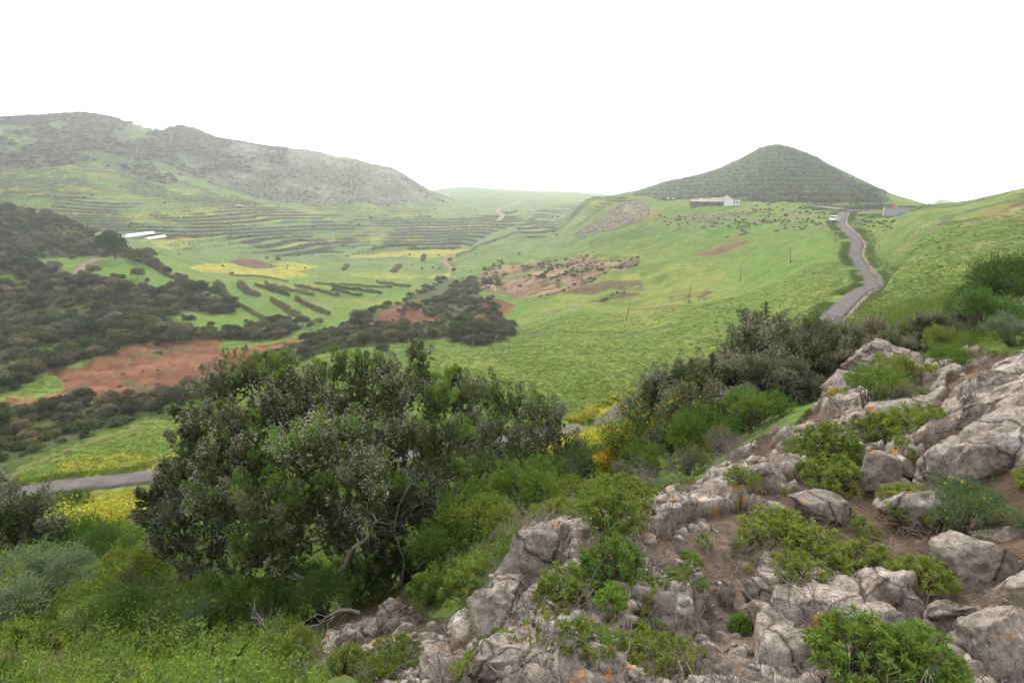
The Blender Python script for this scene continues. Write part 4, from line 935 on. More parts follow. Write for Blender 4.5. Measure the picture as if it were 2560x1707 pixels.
BIGB = [shrub_kind(bush(r_(56), 3.0, 1.8, 9000, (.085, .03), ((.060,.115,.020), (.125,.19,.034)), lobes=14)), shrub_kind(bush(r_(57), 3.0, 1.7, 9000, (.085, .028), ((.10,.14,.028), (.19,.21,.042)), lobes=14)), shrub_kind(bush(r_(58), 3.0, 1.9, 9000, (.075, .022), ((.06,.10,.046), (.115,.165,.075)), lobes=14)), shrub_kind(bush(r_(59), 3.0, 2.0, 9500, (.085, .028), ((.036,.072,.016), (.075,.13,.025)), lobes=14)), shrub_kind(bush(r_(60), 3.0, 1.6, 9000, (.085, .018), ((.10,.135,.085), (.185,.225,.15)), lobes=14))]
DEAD = [dead(r_(61), .9, .5, 60).mesh('twigs', M_TWIG), dead(r_(62), .8, .55, 55).mesh('twigs', M_TWIG), dead(r_(63), 1.0, .10, 42, .0035).mesh('twigs', M_TWIG)]
GREYB = [shrub_kind(bush(r_(64), 1.1, .6, 2200, (.04, .009), ((.12,.11,.075), (.20,.19,.12)), twig=160), woodmat=M_TWIG, wood='twigs'),]
def put(kinds, which, base_w, u, v, w, r, lab, cat='shrub', name='leafy_shrub', vs_=1.0, rz=0.0, group=None, snap=True):
    p = at(u, v, r); g = float(H(p[0], p[1]))
    if snap: p[2] = g
    sc = w*px_m(u, v, r)/base_w
    if isinstance(kinds[which], tuple):
        e = empty(name, p, rz); e.scale = (sc, sc, sc*vs_); tag(e, lab, cat, group)
        mobj('foliage', kinds[which][0], e); mobj('stems' if kinds is not GREYB else 'twigs', kinds[which][1], e)
    else:
        e = mobj(name, kinds[which]); e.location = p; e.rotation_euler = (0, 0, rz); e.scale = (sc, sc, sc*vs_); tag(e, lab, cat, group)
    return e
WL = (.52, .46, .60, .40)
for k, (lab, u, v, w, r, pi, dz) in enumerate([
  ('bright leafy shrub spilling over the rim beside the tall tan boulder', 1525,1345,170,3.1,0,.10), ('taller top of the leafy shrubs behind the tall tan boulder', 1545,1270,170,3.6,2,.1), ('yellowish leafy shrub left of the rim shrubs above the drop', 1470,1290,120,3.8,2,.0),
  ('upright fresh green leafy shrub among the low rim boulders', 1530,1520,160,2.45,1,.06), ('leafy shrub low on the rock flank left of the upright one', 1420,1590,170,2.3,0,.10), ('small big-leaved plant at the foot of the upright leafy shrub', 1525,1620,80,2.15,3,.0),
  ('leafy shrub at the bottom edge beside the twig mat', 1680,1690,170,1.9,2,.02), ('big leafy shrub in the middle of the ledge behind the soil patch', 1955,1315,210,3.3,0,.02), ('leafy shrub right of the big one in the middle of the ledge', 2070,1320,180,3.2,2,.0),
  ('leafy tufts among grey twigs below the big ledge shrub', 1990,1430,130,2.75,2,.0), ('yellow-green leafy shrub with a reddened sprig in the ledge centre', 2170,1350,200,3.05,2,.02), ('leafy shrub hanging over the lichen-spotted rock', 2320,1400,130,2.95,0,.06),
  ('wide leafy clump at the bottom right edge', 2130,1700,210,2.05,1,.02), ('right half of the leafy clump at the bottom right edge', 2290,1700,190,2.1,1,.02), ('yellow-green leafy bush above the orange lichen rocks', 2290,1215,150,4.0,2,.15),
  ('wide yellow-green leafy bush filling the hollow before the great slab', 2300,1085,190,5.6,2,.0), ('yellow-green leafy bush left of the slab hollow', 2200,1090,150,5.7,2,.0), ('leafy bush on the rim next to the upright tan boulder', 2070,1120,170,5.0,0,.0),
  ('leafy bush with dry stalks left of the triangular rock', 2090,1180,180,4.5,2,.0), ('yellowish leafy plant on the flat outcrop under the big tree', 990,1640,130,3.2,2,.1), ('leafy plant over the left end of the flat outcrop', 870,1660,120,3.3,0,.08),
  ('yellow-green leafy plant below the flat outcrop near the bottom', 960,1700,120,2.9,2,.05), ('leafy bush growing above the white-faced rock', 1180,1500,150,4.2,0,.0), ('leafy bush beside the lichen-marked boulder under the tree', 1085,1500,120,4.9,1,.0),
  ('small leafy sprig in the bare soil near the squat dark boulder', 1850,1540,50,2.35,3,.0), ('small leafy sprig on the soil path', 1905,1350,60,3.1,2,.0), ('low leafy patch on the soil path at the rim', 1850,1270,90,3.9,2,.0),
  ('tuft of leaves at the bottom of the twig mat', 1600,1580,40,2.15,3,.0), ('yellowish leafy bush on the slope below the rim boulder', 1400,1260,150,5.2,2,.0), ('tiny green rosette by the egg-shaped stone', 1750,1500,34,2.4,3,.0)]):
    e = put(LEAFY, pi, WL[pi], u, v, w*1.08, r, lab, rz=k*2.1); e.location.z += dz*.7
for k, (lab, u, v, w, r, pi) in enumerate([
  ('dense green bush in front of the grey-brown tree heath', 1320,1275,190,6.6,0), ('round green bush right of the dense one by the rim drop', 1440,1245,130,6.2,1), ('long green bush under the right-hand heath row', 1760,1105,190,7.8,0), ('yellow-green bush below the long green bush', 1700,1125,150,7.4,1),
  ('green bush in front of the crooked heath trunk', 1880,1090,150,7.6,0), ('small green bush below the broom', 1580,1165,110,8.6,3), ('green bush at the foot of the broom stems', 1620,1190,120,7.6,0), ('blue-green flowering bush left of the broom foot', 1480,1170,140,9.4,2), ('blue-green bush under the yellow broom', 1420,1195,130,8.8,2),
  ('dark green bush tucked under the grey-brown heath tree', 1190,1240,110,7.6,3), ('leafy green bush beside the big tree trunk', 1190,1360,200,6.0,0), ('yellowish bush on the slope right of the big tree', 1230,1350,180,5.8,1), ('green bush hugging the foot of the big tree', 1120,1420,180,5.7,0),
  ('blue-green spiny shrub with a few yellow flowers by the rock flank', 1230,1625,150,2.75,2), ('spiny blue-green shrub above the other one by the rock flank', 1285,1530,90,3.1,2), ('spreading blue-green shrub before the great slab', 2400,1240,210,3.75,2), ('dark blue-green branch of shrub near the right edge', 2500,1260,140,3.7,2),
  ('small spiny blue-green shrub standing up in the bottom right clump', 2290,1640,80,2.2,2), ('big dark green bush cut by the right edge', 2540,800,230,15,3), ('green bush between the right-edge bush and the pale heath', 2470,815,150,15.5,3), ('dark green bush above the great slab', 2450,880,170,10.5,3),
  ('pale green wispy bush below the right-edge dark bush', 2480,850,170,12,4), ('yellow-green bush behind the small angular rock', 2330,905,130,9.8,1), ('yellow-green bush right of the round-topped boulder', 2320,870,120,12,1), ('round green bush over the rocks near the rim', 2370,950,110,8.2,0), ('green bush at the top edge of the tall slab boulder', 2530,890,130,9.0,4),
  ('green bush on the broken rock shelf', 2200,1000,130,7.6,1), ('green bush hanging below the broken rock shelf', 2180,1045,160,6.9,0), ('silver-green wormwood bush at the left edge in the weeds', 60,1500,240,7.0,4), ('blue-green weed bush in the grass at lower left', 460,1600,150,5.4,2),
  ('dark green bush on the slope left of the blossom-covered tree', 270,1400,140,9.6,3), ('dark green bush above the weeds at left centre', 200,1385,130,11,3), ('green bush beside the brown dead shrub at left', 400,1440,110,8.4,0), ('small dark heath bush below the asphalt at far left', 180,1262,80,26,3),
  ('small dark bush right of the far-left bush below the asphalt', 215,1270,50,24,3), ('bright green bush low on the left slope', 560,1560,190,5.6,0), ('yellow-green bush at the bottom left of the outcrop', 700,1640,180,4.0,1), ('dark green bush beneath the big heath crown', 800,1540,200,5.6,3), ('shaded green bush under the left of the big crown', 680,1520,180,6.0,3), ('dark bush pressed against the trunks of the big tree', 890,1490,150,6.0,3), ('dark low bush right of the big tree trunks', 1020,1470,120,6.2,3), ('brown-green bush in the weeds under the blossom-covered tree', 330,1470,170,8.2,1), ('dark green bush in the middle of the lower left weeds', 330,1620,170,5.8,3)]):
    big = w*1.2*px_m(u, v, r) > 1.5
    put(BIGB if big else BUSHY, pi, 3.0 if big else 1.2, u, v, w*1.2, r, lab, name='green_bush', rz=k*1.3)
for k, (lab, u, v, w, r, pi, vs_) in enumerate([
  ('wide grey dead twig shrub behind the rim rocks', 1640,1240,200,5.4,0,1.0), ('grey dead shrub left of the tall tan boulder', 1330,1395,190,4.4,1,1.0), ('brown twiggy shrub on the slope beside the big tree', 1130,1310,180,6.4,0,1.0), ('flat mat of dead grey twigs on the bare soil', 1660,1590,230,2.15,2,1.2),
  ('second flat mat of dead twigs towards the bottom', 1790,1640,190,2.0,2,1.0), ('flat dead twigs beside the egg-shaped stone', 1740,1470,150,2.5,2,1.0), ('dead twigs tangled under the big ledge shrub', 1920,1400,190,2.9,2,1.6), ('grey dead shrub by the stone slab at the rim foot', 1850,1190,130,5.2,1,.9), ('dead grey twigs under the leafy bush by the triangular rock', 2060,1215,150,4.3,2,1.2),
  ('grey dead shrub beside the white-faced rock', 1110,1560,130,3.9,1,.8), ('dead twigs spread under the flat outcrop plants', 930,1690,170,3.0,1,.7), ('brown dead shrub under the blossom-covered tree', 460,1430,150,7.6,0,1.2), ('grey dead shrub at the foot of the big tree', 640,1560,190,5.4,1,.9),
  ('dead twigs by the foot of the lichen shelf', 2440,1460,160,3.0,2,1.0), ('grey dead brush right of the green bush under the heath row', 1830,1140,130,6.2,1,.9), ('grey dead brush among the right-hand green bushes', 2460,855,110,11.5,0,1.0), ('dead brush at the bottom left near the crooked stick', 760,1680,170,3.7,0,.7)]):
    put(DEAD, pi, 1.3, u, v, w*1.0, r, lab, 'dead shrub', 'dead_shrub', vs_, k*1.9)
for k, (lab, u, v, w, r) in enumerate([('grey-green wispy shrub behind the pale rim ridge', 1720,1200,180,5.8), ('greyish wispy shrub above the rim ridge twigs', 1800,1165,150,6.4), ('pale wispy shrub left of the rim bushes', 1560,1215,140,6.6), ('greyish wispy shrub on the slope by the big tree', 1250,1420,150,4.9),
  ('grey-brown wispy shrub in the weeds at lower left', 330,1520,170,7.0), ('greyish wispy shrub under the slab bushes', 2250,1035,120,6.6), ('grey wispy shrub beside the dense green bush', 1400,1310,120,5.4)]):
    put(GREYB, 0, 1.2, u, v, w, r, lab, name='wispy_shrub', rz=k*2.3)
# broom
BK = [shrub_kind(broom(r_(71), 1.0, 1.5, 24, 1.0), woodmat=M_BARK), shrub_kind(broom(r_(72), .8, .8, 22, 7.0, bare=.3), woodmat=M_BARK), shrub_kind(broom(r_(73), .8, 1.3, 14, 1.2, bare=.45), woodmat=M_BARK), shrub_kind(broom(r_(74), .7, 1.0, 8, .1, leafc=((.05,.095,.04), (.09,.15,.06)), bare=.5), woodmat=M_BARK)]
for k, (lab, u, v, w, r, pi) in enumerate([('tall open broom with scattered yellow flowers before the asphalt', 1570,1180,150,9.0,0), ('broom bush thick with bright yellow flowers', 1520,1170,85,8.8,1), ('slender broom with one leaning stem right of the tall one', 1690,1140,140,8.6,2), ('small yellow-flowered broom sprig under the slender broom', 1635,1140,70,8.5,1),
   ('thin dark-tufted broom stems left of the bright yellow bush', 1465,1150,80,9.8,3), ('yellow-flecked broom low beside the grey-brown heath', 1440,1160,80,10.5,1), ('broom seedling with green tufts in front of the asphalt', 1415,1140,60,10.8,3), ('yellow broom sprigs beside the rock shelf', 2085,1020,45,8.4,1)]):
    e = put(BK, pi, (1.0, .8, .8, .7)[pi], u, v, w, r, lab, name='broom_shrub', rz=k)
# ------------------------------------------------------------------ heath thickets in the valley
def far_bush(seed, w, h, n_, leaf, fl, cols=None, lobes=10, z0=.30):
    rng = np.random.default_rng(seed); B = Buf()
    for k in range(lobes):
        a = rng.uniform(0, 6.283); q = math.sqrt(rng.random())*.8
        c = np.array([q*w*.42*math.cos(a), q*w*.42*math.sin(a), h*(z0+.36*(1-q*q)*rng.uniform(.6, 1.2))]); R = h*rng.uniform(.22, .36)
        m_ = n_//lobes; d = rdir(rng, m_); d[:, 2] = np.where(d[:, 2] < -.5, -d[:, 2], d[:, 2])
        pos = c+d*R*(rng.random((m_, 1))**.35)*[1.1, 1.1, 1]; pos[:, 2] = np.maximum(pos[:, 2], .05)
        t = rng.random((m_, 1))
        c1, c2 = cols if cols else (np.array([.046,.058,.028]), np.array([.135,.140,.078])); col = c1+(c2-c1)*t
        if fl and rng.random() < .8:
            f = (rng.random(m_) < fl*rng.uniform(.4, 1.6)) & (d[:, 2] > 0.1); col = np.where(f[:, None], np.array([.24,.215,.18])*rng.uniform(.6, 1.2, (m_, 1)), col)
        B.leaves(pos, d*.6+rng.normal(size=(m_, 3))*.3+[0, 0, .6], leaf*rng.uniform(.7, 1.3, m_), leaf*.42, col, rng, .2)
    B.tube(wob([0, 0, -.4], [0, 0, h*.5], rng, 4, .1), np.linspace(h*.03, h*.015, 4), 4, (.06, .05, .04))
    return B.mesh('heath_bush', M_FAR)
FCOL = [((.046,.058,.028), (.135,.140,.078)), ((.060,.066,.040), (.17,.165,.115)), ((.065,.066,.046), (.20,.19,.145)), ((.044,.066,.024), (.115,.15,.055)), ((.055,.052,.034), (.14,.125,.085))]
FB = [far_bush(200+k, 3.6*(1, .85, 1.1, .8, 1)[k], 2.9*(1, 1.1, .85, 1.2, .9)[k], 1900, .30, (.2, .45, .55, .08, .3)[k], tuple(np.array(q) for q in FCOL[k])) for k in range(5)]
LB = [far_bush(210+k, 2.4, .75, 700, .26, .04, (np.array([.080,.108,.042]), np.array([.15,.175,.08])), 8) for k in range(3)]
rng = np.random.default_rng(77)
def edge_ok(xy):
    k = path_dist('track_west', xy) > 4
    for key in ('road', 'track_valley', 'footpath'): k &= path_dist(key, xy) > 3.2
    return k
green = np.maximum.reduce([mask(q, .5).astype(float) for q in ([(70,648),(240,640),(360,660),(450,700),(390,720),(240,700),(130,670)], [(430,800),(470,775),(520,790),(640,775),(690,810),(640,830),(560,832)], [(-20,930),(60,875),(150,862),(175,885),(120,910),(-20,935)])])
redm = np.maximum(mask([(110,930),(200,915),(350,862),(470,850),(550,848),(545,880),(600,870),(740,848),(765,858),(720,890),(640,920),(520,960),(400,985),(250,1005),(130,1015),(-20,1020),(-20,1000),(120,990),(170,960)], .8),
                  mask([(960,815),(1000,790),(1040,775),(1110,800),(1090,815),(1050,805),(1000,815)], .8)).astype(float)
clump = sstep(-.15, .15, fbm(GX/11, GY/11, oct=3, seed=91))
acc_t = (thick > .1)*(1-green)*(1-redm)*(.05+.95*clump); acc_g = (gully > .1)*(1-redm)*(1-green)*(.06+.94*clump)*(thick < .1)*np.where(AG > -.16, .5, 1.0)
xy_t, _ = sample_ground(16000, 110, 330, -.86, -.25, 301, acc_t, 0.0); xy_g, _ = sample_ground(14000, 62, 260, -.86, .05, 302, acc_g, 0.0)
def thin(xy, dmin):
    keep = []; grid = {}
    for k, (x, y) in enumerate(xy):
        c = (int(x//dmin), int(y//dmin))
        if any((x-q[0])**2+(y-q[1])**2 < dmin*dmin for i in (-1, 0, 1) for j in (-1, 0, 1) for q in grid.get((c[0]+i, c[1]+j), ())): continue
        grid.setdefault(c, []).append((x, y)); keep.append(k)
    return xy[keep]
xy_t = thin(xy_t, 2.2); xy_g = thin(xy_g, 2.0)
xy_t = xy_t[edge_ok(xy_t)]; xy_g = xy_g[edge_ok(xy_g)]
def proj(x, y, z):
    d = y*CP-z*SP; return 1280+FPX*x/d, 853.5-FPX*(z*CP+y*SP)/d
def zone(x, y, kind):
    u, v = proj(x, y, float(H(x, y)))
    if kind == 'g':
        if v > 1000: return 'greyish heath bush in the gully scrub just beyond the footpath field at far left' if u < 330 else 'greyish heath bush in the gully scrub right behind the crown of the big tree'
        if u > 1050: return 'heath bush in the low scrub around the red mounds at the gully head'
        if u > 800: return 'heath bush in the gully scrub between the valley track and the green spur'
        return 'heath bush in the gully scrub between the red earth and the near green field'
    if v < 640: return 'dark heath bush on the rounded crest of the left thicket'
    if v > 840: return 'dark heath bush low in the left thicket around the bright clearing by the red earth'
    return 'dark heath bush in the middle of the left thicket near the frame edge' if u < 200 else ('dark heath bush in the left thicket below the clearing with the track' if u < 420 else 'dark heath bush at the pointed right end of the left thicket')
def place_bushes(xy, sc_lo, sc_hi, n_single, label, group, seed, mass_label, protos=FB, name='heath_bush'):
    rng = np.random.default_rng(seed); d = np.hypot(xy[:, 0], xy[:, 1]); sc = rng.uniform(sc_lo, sc_hi, len(xy))*(1+.3*rng.random(len(xy))**3)
    order = np.argsort(d/sc)
    for k in order[:n_single]:
        o = mobj(name, protos[rng.integers(len(protos))]); x, y = xy[k]; o.location = (x, y, float(H(x, y))-.1)
        o.rotation_euler = (0, 0, rng.uniform(0, 6.28)); o.scale = (sc[k]*rng.uniform(.9, 1.25), sc[k]*rng.uniform(.9, 1.25), sc[k]); tag(o, zone(x, y, label), 'bush', group)
    rest = order[n_single:]
    if len(rest): scatter('undergrowth', protos, xy[rest], H(xy[rest, 0], xy[rest, 1])-.1, sc[rest], seed, .06, mass_label)
place_bushes(xy_g, .4, .95, 150, 'g', 'heath bushes in the gully', 5, 'low heath scrub filling the rest of the gully')
place_bushes(xy_t, .5, 1.15, 150, 't', 'heath bushes of the left thicket', 6, 'dark heath thicket farther up the left slope')
xy_l, _ = sample_ground(7000, 60, 300, -.86, .1, 303, np.clip((thick > .1)+(gully > .1), 0, 1)*(1-redm*.97)*(1-green*.95), 0.0)
xy_l = xy_l[edge_ok(xy_l)]
scatter('scrub', LB, xy_l, H(xy_l[:, 0], xy_l[:, 1])-.08, rng.uniform(.5, 1.3, len(xy_l)), 8, .08, 'low green scrub between the heath bushes')
# lone trees and bushes one can point at
for lab, u, v, w in [('round dark bush at the field corner above the red earth', 630,846,36), ('lollipop-shaped small tree on the field edge', 681,826,24), ('smaller tree right of the lollipop-shaped one on the field edge', 704,834,20), ('dark bush left of the paired small trees along the strip field', 780,822,26), ('tallest bush of the pair at the strip field edge', 800,812,24), ('bushy tree heath at the edge between strip field and gully', 900,810,44),
   ('dark bush in the grass bend of the valley track', 1137,742,26), ('small dark tree on the grassy bend of the valley track', 1124,655,14), ('dark bush beside the upper valley track', 1135,683,14), ('dark tree standing alone in the small green clearing by the red earth', 110,915,44), ('small dark tree in the field above the thicket', 425,682,14), ('lone tree in the mustard plot', 580,690,12),
   ('dark tree beside the ploughed plot in the mustard', 696,655,13), ('dark clump of heath at the head of the little clearing', 290,648,68), ('heath bush beside the clump at the head of the clearing', 355,660,46), ('dark bush in the middle of the little clearing', 232,690,36), ('brown bush in the clearing below the heath clump', 345,700,36), ('dark bush at the lower edge of the clearing', 360,722,22),
   ('dark bush at the tip of the thicket beside the strip field', 500,735,40), ('bush in front of the tip of the thicket', 540,748,34), ('small tree at the corner of the strip field', 592,752,14), ('dark shrub on the eroded pink bank', 1358,705,22), ('small dark shrub at the left of the eroded bank', 1245,709,14), ('tiny shrub on the eroded ridge', 1395,705,9), ('dark bush left of the eroded bank', 1215,722,36), ('dark bush in the gully below the green spur', 955,890,40),
   ('scraggly tree at the edge of the green spur by a pole', 945,905,30)]:
    p = on(u, v); r = math.hypot(p[0], p[1]); o = mobj('heath_bush', FB[(u+v) % 5]); o.location = p-np.array([0, 0, .1]); sc = w*px_m(u, v, r)/3.4
    o.scale = (sc, sc, sc*1.12); o.rotation_euler = (0, 0, u*.37); tag(o, lab, 'bush')
# scrub, rocks and terraces on the far slopes
hm = HM
SB = [far_bush(230+k, 5.2, 1.7, 900, .42, .12, tuple(np.array(q) for q in FCOL[k]), 12, .16) for k in range(3)]
xa, _ = sample_ground(26000, 330, 800, -.86, -.1, 310, ACC_T, 0.0); xa = thin(xa, 2.6)
scatter('hill_scrub', SB, xa, H(xa[:, 0], xa[:, 1])-.25, rng.uniform(.5, 1.25, len(xa)), 11, .05, 'dark scrub on the upper left hillside')
xb, _ = sample_ground(14000, 330, 800, -.7, -.05, 311, ACC_H, 0.0); xb = thin(xb, 2.4)
scatter('hill_bushes', SB, xb, H(xb[:, 0], xb[:, 1])-.25, rng.uniform(.22, .75, len(xb)), 12, .05, 'scattered scrub on the rocky left hillside')
STN = [rock_mesh(400+k, (1.0, .8, .7), 2, 6) for k in range(4)]
xr, _ = sample_ground(12000, 330, 800, -.7, -.05, 312, hm*sstep(-.05, .15, fbm(GX/18, GY/18, oct=3, seed=97)), 0.0)
scatter('hillside_rocks', STN, xr, H(xr[:, 0], xr[:, 1]), rng.uniform(.5, 2.0, len(xr))**1.2, 13, .4, 'pale rocks strewn over the left hillside')
sp = mask([(1430,590),(1480,555),(1540,520),(1600,505),(1640,520),(1600,550),(1540,580),(1460,600)], 1).astype(float)+.45*mask([(1700,545),(1860,530),(1890,545),(1780,572)], 1)
xs, _ = sample_ground(16000, 190, 330, .0, .5, 313, np.clip(sp, 0, 1)*sstep(-.3, .0, fbm(GX/6, GY/6, oct=2, seed=98)), 0.0)
scatter('spur_rocks', STN, xs, H(xs[:, 0], xs[:, 1]), rng.uniform(.5, 1.7, len(xs)), 14, .4, 'pale rocks on the spur below the farm')
xc, _ = sample_ground(16000, 270, 470, .18, .66, 314, (conem > .1)*(.12+.88*(CONE_RISE > .25))*(.3+.7*sstep(-.2, .2, fbm(GX/9, GY/9, oct=2, seed=99))), 0.0); xc = thin(xc, 1.5)
scatter('hill_scrub', LB, xc, H(xc[:, 0], xc[:, 1])-.1, rng.uniform(.3, .9, len(xc)), 15, .06, 'low scrub on the terraced cone-shaped hill')
xt, _ = sample_ground(650, 250, 560, -.86, .1, 315, sstep(.12, .3, fbm(GX/22, GY/14, oct=3, seed=100))*.8, 0.0); xt = thin(xt, 4)
scatter('field_bushes', FB, xt, H(xt[:, 0], xt[:, 1])-.1, rng.uniform(.15, .6, len(xt)), 16, .05, 'small bushes along the terrace edges of the far valley')
xz, _ = sample_ground(90000, 280, 620, -.86, .1, 319, (TERR_RISE > .45)*sstep(-.3, .0, fbm(GX/26, GY/26, oct=3, seed=103))*.9, 0.0); xz = thin(xz, 1.3)
scatter('terrace_hedges', LB, xz, H(xz[:, 0], xz[:, 1])-.1, rng.uniform(.22, .5, len(xz)), 27, .05, 'low scrub lining the banks of the far terraces')
xq, _ = sample_ground(5000, 60, 300, -.86, .3, 316, (redm*.9+.12*mask([(1190,700),(1205,672),(1330,650),(1450,640),(1600,650),(1500,695),(1400,735),(1290,745),(1200,728)], 1))*sstep(.08, .3, fbm(GX/6, GY/4, oct=3, seed=104)), 0.0); xq = xq[:900]
scatter('red_earth_scrub', LB, xq, H(xq[:, 0], xq[:, 1])-.1, rng.uniform(.1, .5, len(xq)), 17, .05, 'small green tufts on the bare red earth')
xv, _ = sample_ground(9000, 150, 300, -.2, .3, 340, EROV, 0.0); xv = thin(xv, 1.2)
scatter('gully_scrub', LB, xv, H(xv[:, 0], xv[:, 1])-.12, rng.uniform(.4, 1.1, len(xv)), 29, .06, 'green scrub growing over the eroded bank')
xw, _ = sample_ground(2600, 60, 190, .3, 1.1, 317, sstep(.1, .3, fbm(GX/8, GY/8, oct=3, seed=101)), 0.0); xw = xw[path_dist('road', xw) > 3][:700]
scatter('slope_scrub', LB, xw, H(xw[:, 0], xw[:, 1])-.12, rng.uniform(.12, .35, len(xw)), 18, .05, 'low tufts on the green slope to the right')
fs = np.maximum.reduce([mask(q, 1).astype(float) for q in ([(1640,535),(1760,540),(1880,525),(1900,545),(1780,578),(1690,575)], [(1880,515),(2060,525),(2080,560),(2040,580),(1900,578),(1820,600),(1830,560)], [(2100,545),(2180,538),(2260,556),(2180,582),(2110,570)], [(1490,745),(1560,722),(1570,735),(1510,760)])])
xf, _ = sample_ground(16000, 120, 300, -.1, .8, 318, fs*(.1+.9*sstep(.0, .22, fbm(GX/5, GY/5, oct=3, seed=102))), 0.0); xf = thin(xf[path_dist('road', xf) > 3], 1.1)
scatter('slope_scrub', LB, xf, H(xf[:, 0], xf[:, 1])-.1, rng.uniform(.25, .75, len(xf)), 19, .06, 'patches of low scrub on the slope around farm and erosion gully')
# ------------------------------------------------------------------ dry hedge strips in the fields
def hedge(px, w, h, label, seed, cols=((.105,.096,.064), (.185,.168,.115))):
    rng = np.random.default_rng(seed); xy = spline(hits(px), .5); L = len(xy); n_ = int(L*26*w); k = rng.integers(0, L, n_)
    t = np.gradient(xy, axis=0); t /= np.linalg.norm(t, axis=1)[:, None]; nr = np.c_[t[:, 1], -t[:, 0]]
    ww = w*(.7+.55*noise(np.arange(L)*.35, 0*xy[:, 0], seed=seed))*np.clip(np.sin(np.linspace(.06, math.pi-.06, L))*3, .35, 1)
    o_ = rng.uniform(-.5, .5, n_); p = xy[k]+nr[k]*(o_*ww[k])[:, None]+t[k]*rng.normal(size=(n_, 1))*.3
    z = H(p[:, 0], p[:, 1])+h*(1-(2*o_)**2*.6)*rng.random(n_)**.5*(.75+.5*noise(p[:, 0]*.7, p[:, 1]*.7, seed=seed+1))
    base = np.array([xy[L//2, 0], xy[L//2, 1], float(H(*xy[L//2]))]); B = Buf()
    c1, c2 = np.array(cols[0]), np.array(cols[1])
    B.leaves(np.c_[p, z]-base, rng.normal(size=(n_, 3))*.6+[0, 0, .8], rng.uniform(.25, .55, n_), .17, c1+(c2-c1)*rng.random((n_, 1)), rng, .2)
    o = mobj('hedge', B.mesh('hedge', M_FAR)); o.location = base; return tag(o, label, 'hedge', 'dry hedge strips in the fields')
for k, (px, w, h, lab) in enumerate([
  ([(600,709),(617,729),(647,742)], 3.4, 1.3, 'short thick hedge strip at the left end of the strip row'), ([(639,715),(675,726),(723,741)], 2.6, 1.2, 'second hedge strip from the left in the strip row'), ([(665,711),(715,726),(785,741)], 2.6, 1.2, 'long hedge strip, third from the left in the strip row'),
  ([(739,716),(789,726),(848,742)], 2.6, 1.2, 'long hedge strip in the middle of the strip row'), ([(787,709),(832,713),(900,717),(980,720)], 1.8, 1.0, 'thin long hedge strip at the back of the strip row'), ([(832,718),(887,726),(953,735)], 2.6, 1.2, 'hedge strip right of the middle in the strip row'),
  ([(830,726),(904,741)], 1.9, 1.0, 'short thin hedge strip in front of the strip row'), ([(942,706),(1025,718)], 2.2, 1.0, 'hedge strip at the right end of the strip row'), ([(679,750),(715,772),(766,804)], 3.6, 1.4, 'widest hedge strip running down the near field'), ([(741,750),(772,766),(824,787)], 2.6, 1.3, 'hedge strip beside the widest one in the near field'),
  ([(600,764),(634,784),(675,805)], 1.6, .9, 'thin hedge strip at the left of the near field'), ([(545,708),(552,725),(558,742)], 4.6, 1.3, 'blocky hedge patch beside the thicket tip'), ([(379,655),(402,677),(440,700)], 2.6, 1.2, 'hedge strip running down from the heath clump'), ([(860,678),(868,662)], 2.6, 1.0, 'small dark strip at the left of the mustard field'),
  ([(984,682),(1000,664)], 3.4, 1.1, 'small dark strip in the middle of the mustard field'), ([(1056,655),(1060,638)], 2.6, 1.1, 'small dark strip at the right of the mustard field'), ([(930,625),(990,617),(1040,618)], 3.0, 1.6, 'dark hedge behind the mustard field')]):
    hedge(px, w, h, lab, 500+k)
# ------------------------------------------------------------------ grass, flowers and weeds
GR = [tuft(r_(600+k), 30, .30, .7, c, .022, .8, .3).mesh('grass', M_LEAF) for k, c in enumerate([((.10,.155,.028), (.155,.20,.042)), ((.085,.145,.026), (.13,.185,.038)), ((.14,.17,.036), (.21,.215,.052)), ((.095,.15,.038), (.15,.19,.055))])]
def no_road(xy, d=2.6):
    k = np.ones(len(xy), bool)
    for key, dd in (('road', d), ('track_valley', 1.8), ('footpath', .7), ('track_west', 2.0)): k &= path_dist(key, xy) > dd
    return k
field = np.clip(1-(thick > .1)*.9-(gully > .1)*.8-redm, 0, 1)*(COL[..., 1] > COL[..., 0]*.98)
xg, _ = sample_ground(125000, 22, 150, -.98, 1.02, 320, field, .35); xg = xg[no_road(xg)]
scatter('grass', GR, xg, H(xg[:, 0], xg[:, 1]), np.random.default_rng(1).uniform(.35, 1.15, len(xg)), 21, .2, 'green grass covering the fields')
def flower_tuft(seed, n_, h, fc, w=.5, nf=40):
    rng = np.random.default_rng(seed); B = tuft(rng, n_, h, w, ((.09,.13,.024), (.15,.17,.034)), .03, .6, .1)
    p = np.c_[rng.normal(size=(nf, 2))*w*.4, h*rng.uniform(.6, 1.05, nf)]; B.leaves(p, rdir(rng, nf)+[0, 0, .3], .06, .06, np.array(fc)*rng.uniform(.7, 1.15, (nf, 1)), rng, .2)
    return B.mesh('mustard', M_LEAF)
YF = [flower_tuft(610+k, 18, .5, (.42,.38,.04)) for k in range(3)]
xy_, _ = sample_ground(60000, 14, 160, -.84, .84, 321, np.clip(YEL, 0, 1)*.6, .3); xy_ = xy_[no_road(xy_)]
rx, ry = PATHS['road'][0].T                                   # flowering verge along the road
rg = np.random.default_rng(4); kk = rg.integers(0, len(rx), 5200); tt = np.gradient(PATHS['road'][0], axis=0); tt /= np.linalg.norm(tt, axis=1)[:, None]
off = rg.uniform(2.1, 4.2, len(kk))*np.where(rg.random(len(kk)) < .75, -1, 1.35); vx = np.c_[rx, ry][kk]+np.c_[tt[:, 1], -tt[:, 0]][kk]*off[:, None]
